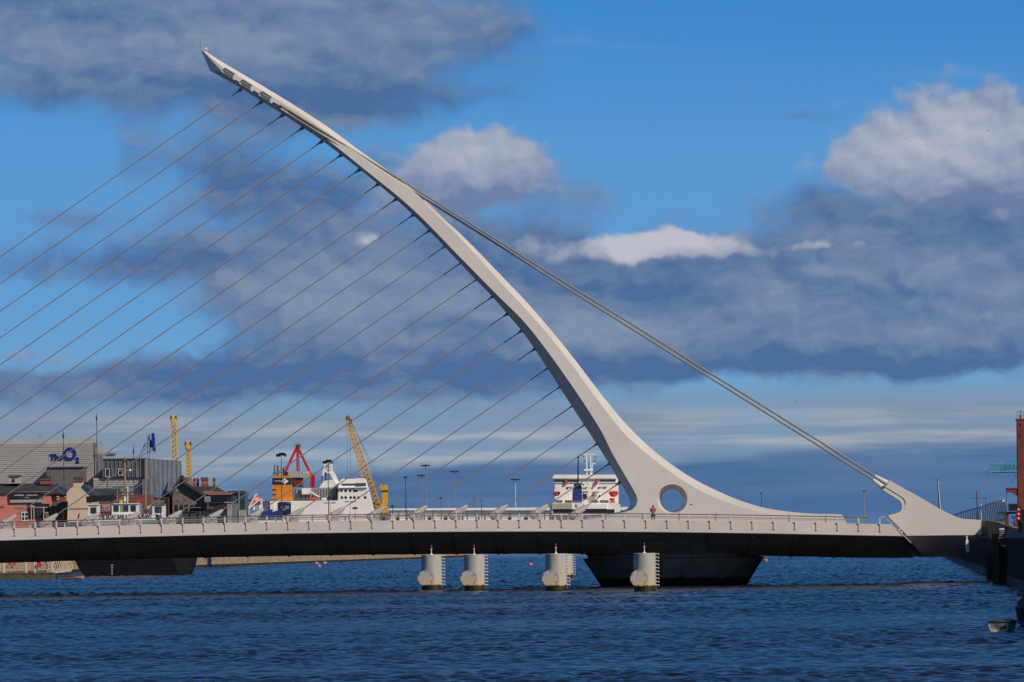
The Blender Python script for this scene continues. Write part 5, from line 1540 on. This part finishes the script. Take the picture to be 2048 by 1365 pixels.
MB().lathe([(0, -.8), (.6, -.7), (.8, 0), (.6, .7), (0, .8)], P(1153, 1012, D + .5), 12).build('winch', CONTA, fe)
rmx = MB().bar(P(1173, 910, D + 18), P(1174, 940, D + 18), .35).bar(P(1181, 911, D + 18), P(1182, 940, D + 18), .35).bar(P(1165, 909, D + 18), P(1191, 909, D + 18), .28).fb(1168, 938.5, 1186.5, 941.5, D + 17, 2).bar(P(1174, 941, D + 18), P(1174, 955, D + 18), .45).bar(P(1184, 928, D + 18), P(1191, 928, D + 18), .3).bar(P(1185, 928, D + 18), P(1184, 940, D + 18), .25).bar(P(1182, 941, D + 18), P(1183, 952, D + 18), .8).build('radar_mast', SHIPW, fe)
for px, yy in ((1167, 913), (1190, 914), (1169, 922), (1190, 921)): MB().fb(px - 1, yy - 1.6, px + 1, yy + 1.6, D + 17.8, .3).build('signal_lamp', DARKM, rmx)
for k in range(5): MB().bar(P(1112 + k * 11, 946, D + 16), P(1112 + k * 11, 950, D + 16), .1).build('aerial', GREYM, fe)
for k in range(6): MB().bar(P(1196 + k * 6, 945 - (k % 2) * 3, D + 16), P(1196 + k * 6, 950, D + 16), .1).build('aerial', GREYM, fe)
MB().fb(1160, 952, 1192, 960, D + 14.5, 3).build('mast_base', CONTA, fe)
mb = MB()
for k in range(12): mb.bar(P(1163 + k * 2.5, 944, D + 13), P(1163 + k * 2.5, 951, D + 13), .08)
mb.bar(P(1163, 945, D + 13), P(1192, 945, D + 13), .1).build('guard_rail', GREYM, fe)
mb = MB()
for yy in (958, 966, 974, 982, 990, 998): mb.bar(P(1172, yy, D + 12.6), P(1178, yy + 4, D + 12.6), .25)
mb.build('stair', CONTA, fe)
for (a, b) in ((1105.5, 1121), (1217, 1237)):
    m_ = (a + b) / 2; c = P(m_, 986.5, D + 10); w = (b - a) * S(D) / 2
    lb = MB().lathe([(0, -w), (w * .35, -w * .8), (w * .45, 0), (w * .35, w * .8), (0, w)], c, 12, 'X').build('lifeboat', RED, fe, smooth=True)
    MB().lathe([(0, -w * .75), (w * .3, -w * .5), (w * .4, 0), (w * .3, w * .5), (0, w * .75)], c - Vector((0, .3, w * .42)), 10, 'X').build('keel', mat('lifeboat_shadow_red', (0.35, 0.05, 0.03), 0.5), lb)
    MB().bar(P(m_ - 4, 979, D + 10), P(m_ - 4, 986, D + 10), .2).build('davit', SHIPW, fe)
    MB().bar(P(m_ + 5, 979, D + 10), P(m_ + 5, 986, D + 10), .2).build('davit', SHIPW, fe)
MB().lathe([(0, -1.0), (.4, -.8), (.5, 0), (.4, .8), (0, 1.0)], P(1224, 999, D + 8), 10, 'X').build('rescue_boat', LBRED, fe)
MB().pprism([(1217, 1008), (1222, 1001), (1228, 1001), (1233, 1008)], D + 6, 1.5).build('raft_cradle', RED, fe)
mb = MB()
for k in range(24): mb.bar(P(1106 + k * 5.6, 1003, D + .3), P(1106 + k * 5.6, 1007, D + .3), .09)
mb.bar(P(1105, 1003.4, D + .3), P(1235, 1003.4, D + .3), .1).build('guard_rail', CONTA, fe)

# ------------------------------------------------------------------ port: shed, cranes, light masts
D = 2000
wh = thing('terminal_shed', 'long low white terminal shed stretching behind the cable anchors', 'building', (P(1030, 1040, D).x, D, GZ - .1))
MB().fb(778, 1021, 1296, 1060, D, 30, GZ - .1).build('wall', SHIPW, wh)
MB().pprism([(776, 1021), (779, 1017.5), (1294, 1014), (1297, 1021)], D - 1, 33).build('roof', SHIPW, wh)
for k in range(30): MB().fb(780 + k * 17.2, 1022, 781.3 + k * 17.2, 1046, D - .25, .3).build('seam', GREYM, wh)
MB().fb(778, 1027.4, 1296, 1028.4, D - .2, .3).build('gutter', CONTA, wh)
for k in range(13): MB().fb(793 + k * 31 + (k * 37 % 9), 1034, 799 + k * 31 + (k * 37 % 9), 1046, D - .3, .4).build('loading_door', DARKM, wh)

D = 1992
hc = thing('harbour_crane', 'yellow harbour crane with long lattice jib leaning left over the ship', 'crane', (P(770, 1040, D).x, D, GZ - .1))
MB().lattice(P(759, 1034, D), P(697, 846, D), 4.2, 1.5, 22, .32, .19).build('jib', YELLOW, hc)
MB().bar(P(765, 1030, D), P(735, 940, D), .5).build('jib_chord', YELLOW, hc)
MB().lathe([(.3, -.9), (1.0, -.8), (1.0, .8), (.3, .9)], P(695.5, 836.5, D), 14, 'Y').build('jib_head', mat('dark_ochre', (0.25, 0.12, 0.02), 0.6), hc)
MB().fb(698, 838, 704, 849, D - .5, 1.6).build('head_block', mat('dark_ochre', (0.25, 0.12, 0.02), 0.6), hc)
MB().pprism([(764, 1060), (764, 985), (761, 978), (758, 975), (760, 970), (774, 970), (775.5, 976), (774.5, 1060)], D - 1, 3).build('tower', YELLOW, hc)
MB().fb(763, 981, 776, 983, D - 1.4, 3.8).build('platform', DARKM, hc)
MB().fb(762, 1015, 776, 1026, D - 2, 4).build('machine_house', YELLOW, hc)
MB().fb(746, 1005, 756, 1015, D - 1, 2).build('counterweight', DARKM, hc)
MB().fb(750, 1010, 764, 1032, D - 1.4, 2.8).build('jib_foot', YELLOW, hc)
for k in range(7): MB().fb(763, 1031 + k * 2.2, 775, 1032 + k * 2.2, D - 1.6, .4).build('tread', DARKM, hc)
for (a, b, c_, d_) in ((694, 842, 694.5, 1000), (700, 850, 701, 1000), (698, 838, 768, 972), (702, 842, 760, 974)):
    MB().tube(P(a, b, D - 1), P(c_, d_, D - 1), .07, .07, 4).build('hoist_rope', DARKM, hc)
D = 1960
rc = thing('red_crane', 'red A-frame gantry crane standing behind the orange funnel', 'crane', (P(595, 1040, D).x, D, GZ - .1))
ap = P(594.5, 893.5, D)
for (a, b, w) in ((569.5, 946, 1.0), (594.8, 944, .8), (622, 950, 1.0)): MB().bar(ap, P(a, b, D), w).build('strut', RED, rc)
MB().fb(591, 889.5, 600, 896, D - .6, 1.4).build('apex', RUSTR, rc)
for px, y0 in ((592, 886), (597, 885), (588, 889), (601, 890)): MB().bar(P(px, y0, D), P(px, 893, D), .2).build('sheave_post', DARKM, rc)
MB().pprism([(574, 954), (574, 946), (580, 943), (620, 943), (620.5, 956), (586, 954)], D - 1.5, 5).build('machinery_house', CONTA, rc)
for px in (607, 614): MB().lathe([(.01, -.1), (.35, -.1), (.35, .1), (.01, .1)], P(px, 947, D - 1.6), 8, 'Y').build('vent', PWHITE, rc)
MB().fb(620.5, 948, 630, 1060, D - .8, 3, GZ - .1).build('tower', RED, rc)
MB().fb(626.5, 948, 627.5, 1000, D - 1.0, .3).build('ladder', DARKM, rc)
MB().fb(583, 956, 606, 972, D - .5, 3).build('trolley', RED, rc)
for k in range(5): MB().fb(585 + k * 4, 957, 587 + k * 4, 971, D - .7, .3).build('stiffener', RUSTR, rc)
MB().fb(583, 972, 607, 974.5, D - .6, 3.4).build('girder', DARKM, rc)
MB().bar(P(577, 950, D), (P(577, 950, D).x, D, GZ - .1), 1.2).build('leg', RED, rc)
MB().bar(P(597.5, 900, D - .2), P(598.5, 945, D - .2), .25).build('ladder', DARKM, rc)
D = 1958
for px, y0, wt_, lab in ((347, 834, 2.6, 'taller yellow lattice crane mast behind the glazed wing'), (376, 886, 2.0, 'shorter yellow crane mast left of the brick chimneys')):
    t = thing('crane_mast', lab, 'crane', base(px, D), 'yellow crane masts behind the left bank')
    t.location.z = GZ - .1; ORG[t.name] = Vector((t.location.x, D, GZ - .1))
    tp = P(px, y0 + 4, D)
    MB().lattice((tp.x + (.9 if wt_ > 2.3 else .2), D, GZ - .1), tp, wt_ * (1.15 if wt_ > 2.3 else 1.0), wt_ * .72, 26, .34, .2).build('mast', YELL2, t)
    MB().fb(px - 3.2, y0 - 4, px + 3.2, y0 + 2, D - .6, 1.6).build('head_frame', YELL2, t)
    MB().pprism([(px - 5, y0 + 4), (px + 5, y0 + 4), (px + 3, y0 + 11), (px, y0 + 14), (px - 3, y0 + 11)], D - 1.3, .6).build('head_plate', YELL2, t)
    for sx in (-1, 1):
        MB().lathe([(.1, -.3), (.75, -.3), (.75, .3), (.1, .3)], P(px + sx * 4.6, y0 + 1.5, D), 10, 'X').build('sheave', DARKM, t)
        MB().tube(P(px + sx * 5, y0 + 4, D - .5), (P(px + sx * 5.5, y0 + 4, D).x + .5, D - .5, GZ + 2), .05, .05, 4).build('rope', DARKM, t)
    MB().bar(P(px - 8, y0 + 4.5, D), P(px + 8, y0 + 4.5, D), .3).build('crossbar', DARKM, t)
D = 2700
tq = thing('gantry_crane', 'pale turquoise gantry crane boom far off beside the red column', 'crane', (P(2040, 1040, D).x, D, GZ - .1))
mb = MB()
A_, B_2 = [], []
for k in range(9):
    f = k / 8; A_.append(P(1978 + 70 * f, 944.5 - 1 * f, D)); B_2.append(P(1982 + 66 * f, 929.5 - 0 * f, D))
for dy_ in (0, 6):
    o_ = Vector((0, dy_, 0))
    mb.tube(A_[0] + o_, A_[-1] + o_, .55, .55, 5).tube(B_2[0] + o_, B_2[-1] + o_, .35, .35, 5)
    for k in range(8): mb.tube(A_[k] + o_, B_2[k + 1] + o_, .25, .25, 4).tube(B_2[k] + o_, A_[k] + o_, .25, .25, 4).tube(B_2[k] + o_, A_[k + 1] + o_, .2, .2, 4)
for k in range(9): mb.tube(A_[k], A_[k] + Vector((0, 6, 0)), .25, .25, 4)
mb.build('boom', TEAL, tq)
MB().pprism([(2010, 930), (2020, 922), (2034, 918), (2048, 922), (2048, 932)], D + 1, 4).build('trolley_house', TEAL, tq)
MB().fb(1974, 942, 1985, 947, D - .4, 7).build('boom_tip', TEAL, tq)
MB().fb(2026, 958, 2036, 965, D + 2, 3).build('spreader', TEAL, tq)
MB().tube(P(2030, 945, D + 3), P(2030, 960, D + 3), .15, .15, 4).build('hoist_rope', TEAL, tq)
MB().bar(P(2062, 922, D + 2), (P(2062, 922, D).x, D + 2, GZ - .1), 2.2).build('leg', TEAL, tq)
MB().bar(P(2044, 940, D + 3), P(2064, 940, D + 3), 1.6).build('girder', TEAL, tq)


def light_mast(px, ytop, D, style, lab, group, m_=GREYM, r=.22, zg=GZ - .1, tilt=0):
    t = thing('light_mast', lab, 'light mast', (P(px, 1040, D).x, D, zg), group)
    tp = P(px, ytop, D); bt_ = Vector((tp.x, D, zg))
    MB().tube(bt_, tp, r, r * .55, 7).build('pole', m_, t)
    s_ = S(D)
    if style == 'ring':
        MB().lathe([(.2, -.2), (5.5 * s_, -.1), (5.5 * s_, .12), (.2, .3)], tp, 12).build('head_frame', DARKM, t)
        for i in range(8):
            a = 2 * math.pi * i / 8; q = tp + Vector((math.cos(a) * 6.5 * s_, math.sin(a) * 6.5 * s_, -.15))
            MB().mm(q.x - .55, q.x + .55, q.y - .4, q.y + .4, q.z - .28, q.z + .3).build('floodlight', DARKM, t)
        MB().tube(tp, tp + Vector((0, 0, .8)), .08, .04, 5).build('finial', m_, t)
    elif style == 'cluster':
        MB().bar(tp + Vector((-9 * s_, 0, -.1)), tp + Vector((9 * s_, 0, -.1)), .18).build('crossbar', BLACK, t)
        for k_ in (-8, -4, -2, 2, 5, 8):
            q = tp + Vector((k_ * s_, 0, .15 * (1 if k_ % 4 else -1)))
            MB().mm(q.x - .32, q.x + .32, D - .35, D + .35, q.z - .4, q.z + .42).build('floodlight', BLACK, t)
        MB().tube(tp, tp + Vector((0, 0, .7)), .07, .04, 5).build('finial', BLACK, t)
    elif style == 'single':
        MB().lathe([(.1, -.25), (.75, -.2), (.85, .1), (.3, .35), (.05, .4)], tp, 10).build('lamp_head', DARKM, t)
    elif style == 'tee':
        MB().bar(tp + Vector((-7 * s_, 0, -.05)), tp + Vector((7 * s_, 0, -.05)), .16).build('arm', m_, t)
        for k_ in (-7, 7):
            q = tp + Vector((k_ * s_, 0, 0)); MB().mm(q.x - .6, q.x + .6, D - .3, D + .3, q.z - .2, q.z + .15).build('lamp_head', GREYM, t)
    return t


G1, G2 = 'floodlight masts on the port side', 'street lamps beyond the bridge'
light_mast(562.5, 910, 1400, 'cluster', 'dark floodlight mast in front of the orange funnel', G1, DARKM, .14, GZ)
light_mast(656, 924, 1410, 'cluster', 'dark floodlight mast in front of the white ship mast', G1, DARKM, .16, GZ)
light_mast(851, 931, 2060, 'ring', 'tallest ring-headed floodlight mast over the white shed', G1, GREYM, .28)
light_mast(843.5, 951, 2250, 'ring', 'shorter ring-headed floodlight mast just left of the tallest one', G1, GREYM, .28)
light_mast(908.5, 943, 2060, 'ring', 'ring-headed floodlight mast above the middle of the white shed', G1, GREYM, .28)
light_mast(1030.5, 959, 2060, 'ring', 'ring-headed floodlight mast with pale lamps left of the ferry', G1, PWHITE, .24)
light_mast(811, 955, 1960, 'single', 'plain dark mast right of the yellow crane tower', G1, DARKM, .24)
light_mast(882, 997, 2300, 'single', 'short thin lamp left of the middle floodlight mast', G2, DARKM, .16)
light_mast(948, 996, 2300, 'tee', 'small double lamp above the white shed roof', G2, DARKM, .16)
light_mast(963, 1001, 1965, 'tee', 'pair of dark blue lamp boxes on a low post before shed', G2, mat('dark_blue_post', (0.02, 0.05, 0.12), .5), .2)
light_mast(1522.5, 987, 2650, 'single', 'single lamp post rising behind the pylon tail', G2, DARKM, .22)
light_mast(1728, 983, 2650, 'single', 'thicker lamp post behind the railing left of the tail', G2, GREYM, .36)
light_mast(785, 1013, 1962, 'single', 'short lamp with blue head at the left end of shed', G2, NAVY, .2)
light_mast(700, 1003.5, 1380, 'tee', 'double armed street lamp in front of the white hull', G2, GREYM, .12, GZ)
light_mast(660, 1006, 1385, 'tee', 'low twin lamp on the quay before the white hull', G2, DARKM, .1, GZ)
light_mast(710, 1017, 1390, 'single', 'short signal post in front of the bow of the white ship', G2, DARKM, .1, GZ)
t = thing('ship_mast', 'slender pale and dark mast rising behind the sloping tail of the bridge', 'mast', (P(1876, 1040, 900).x, 900, GZ))
tp = P(1874.5, 958, 900); MB().tube((tp.x + .55, 900, GZ), tp, .16, .07, 7).build('pole', DARKM, t)
MB().tube((tp.x + .8, 899.9, GZ), P(1876, 962, 899.9), .1, .05, 6).build('white_strip', PWHITE, t)
t = thing('tram_pole', 'brown catenary pole with side arm behind the riverside barrier', 'pole', (P(1954, 1040, 800).x, 800, GZ))
tp = P(1953, 982.5, 800); MB().tube((tp.x + .3, 800, GZ), tp, .13, .11, 8).build('pole', BRICK2, t)
MB().bar(P(1941, 997.5, 800), P(1971, 996.8, 800), .07).bar(P(1953, 987, 800), P(1957.5, 987, 800), .06).build('arm', DARKM, t)
MB().lathe([(0, -.12), (.12, 0), (0, .14)], P(1971, 996.5, 800), 8).build('insulator', BLACK, t)
MB().bar(P(1971.2, 997, 800), (P(1971.2, 997, 800).x, 800, GZ), .05).build('hanger', DARKM, t)
t = thing('lamp_post', 'short white lamp post between the barrier posts on the right bank', 'lamp post', (P(1962, 1040, 700).x, 700, GZ))
MB().tube((P(1962, 1008, 700).x, 700, GZ), P(1962, 1008, 700), .07, .05, 6).build('pole', PWHITE, t)

# ------------------------------------------------------------------ gulls


def gull(px, py, D, span, roll, lab):
    c = P(px, py, D)
    me = MB(); s = span / 2
    ca, sa = math.cos(roll), math.sin(roll)
    def tr(x, y, z): return (c.x + x * ca - z * sa, c.y + y, c.z + x * sa + z * ca)
    v = [tr(0, -.2, .03), tr(-s * .5, -.05, .12), tr(-s, .06, .02), tr(-s * .5, .1, .10), tr(0, .16, .03), tr(s * .5, .1, .10), tr(s, .06, .02), tr(s * .5, -.05, .12), tr(0, 0, -.05), tr(0, -.28, .0), tr(0, .3, .0)]
    me.add(v, [(0, 1, 3, 4), (1, 2, 3), (0, 4, 5, 7), (7, 5, 6), (0, 8, 4), (9, 8, 0), (4, 8, 10)])
    me.tube(tr(0, -.26, -.01), tr(0, 0, -.01), .035, .06, 6).tube(tr(0, 0, -.01), tr(0, .3, 0), .06, .015, 6)
    me.build('gull', mat('gull_grey', (0.07, 0.07, 0.07), .8), None, org=tuple(c), label=lab, cat='bird', group='gulls in flight')


gull(1977, 262, 620, .75, R(38), 'tiny dark gull against the big cloud at upper right')
gull(1811, 277, 760, .5, R(-15), 'tiny gull at the left of the big right cloud')
gull(13, 660, 600, .5, R(60), 'tiny dark gull near the left edge below the stays')
gull(1592, 803, 700, .45, R(50), 'tiny dark gull right of the backstays over pale sky')


for px, py, lab in ((634, 1127, 'white gull resting on the water left of the far buoy'), (650, 1126.5, 'white gull resting on the water right of the far buoy')):
    a_, b_ = unroll(px, py); D = CAMH * F / (b_ + 1.5)
    c = P(px, py, D); c.z = 0.05
    t = thing('floating_gull', lab, 'bird', (c.x, D, 0.0), 'gulls resting on the water')
    MB().lathe([(0, -.32), (.09, -.2), (.15, 0), (.11, .2), (.02, .36)], c + Vector((0, 0, .12)), 10, 'X').build('body', PWHITE, t, smooth=True)
    MB().tube(c + Vector((-.2, 0, .18)), c + Vector((-.24, 0, .38)), .05, .045, 6).lathe([(0, -.07), (.06, 0), (0, .07)], c + Vector((-.25, 0, .41)), 8).build('head', PWHITE, t)
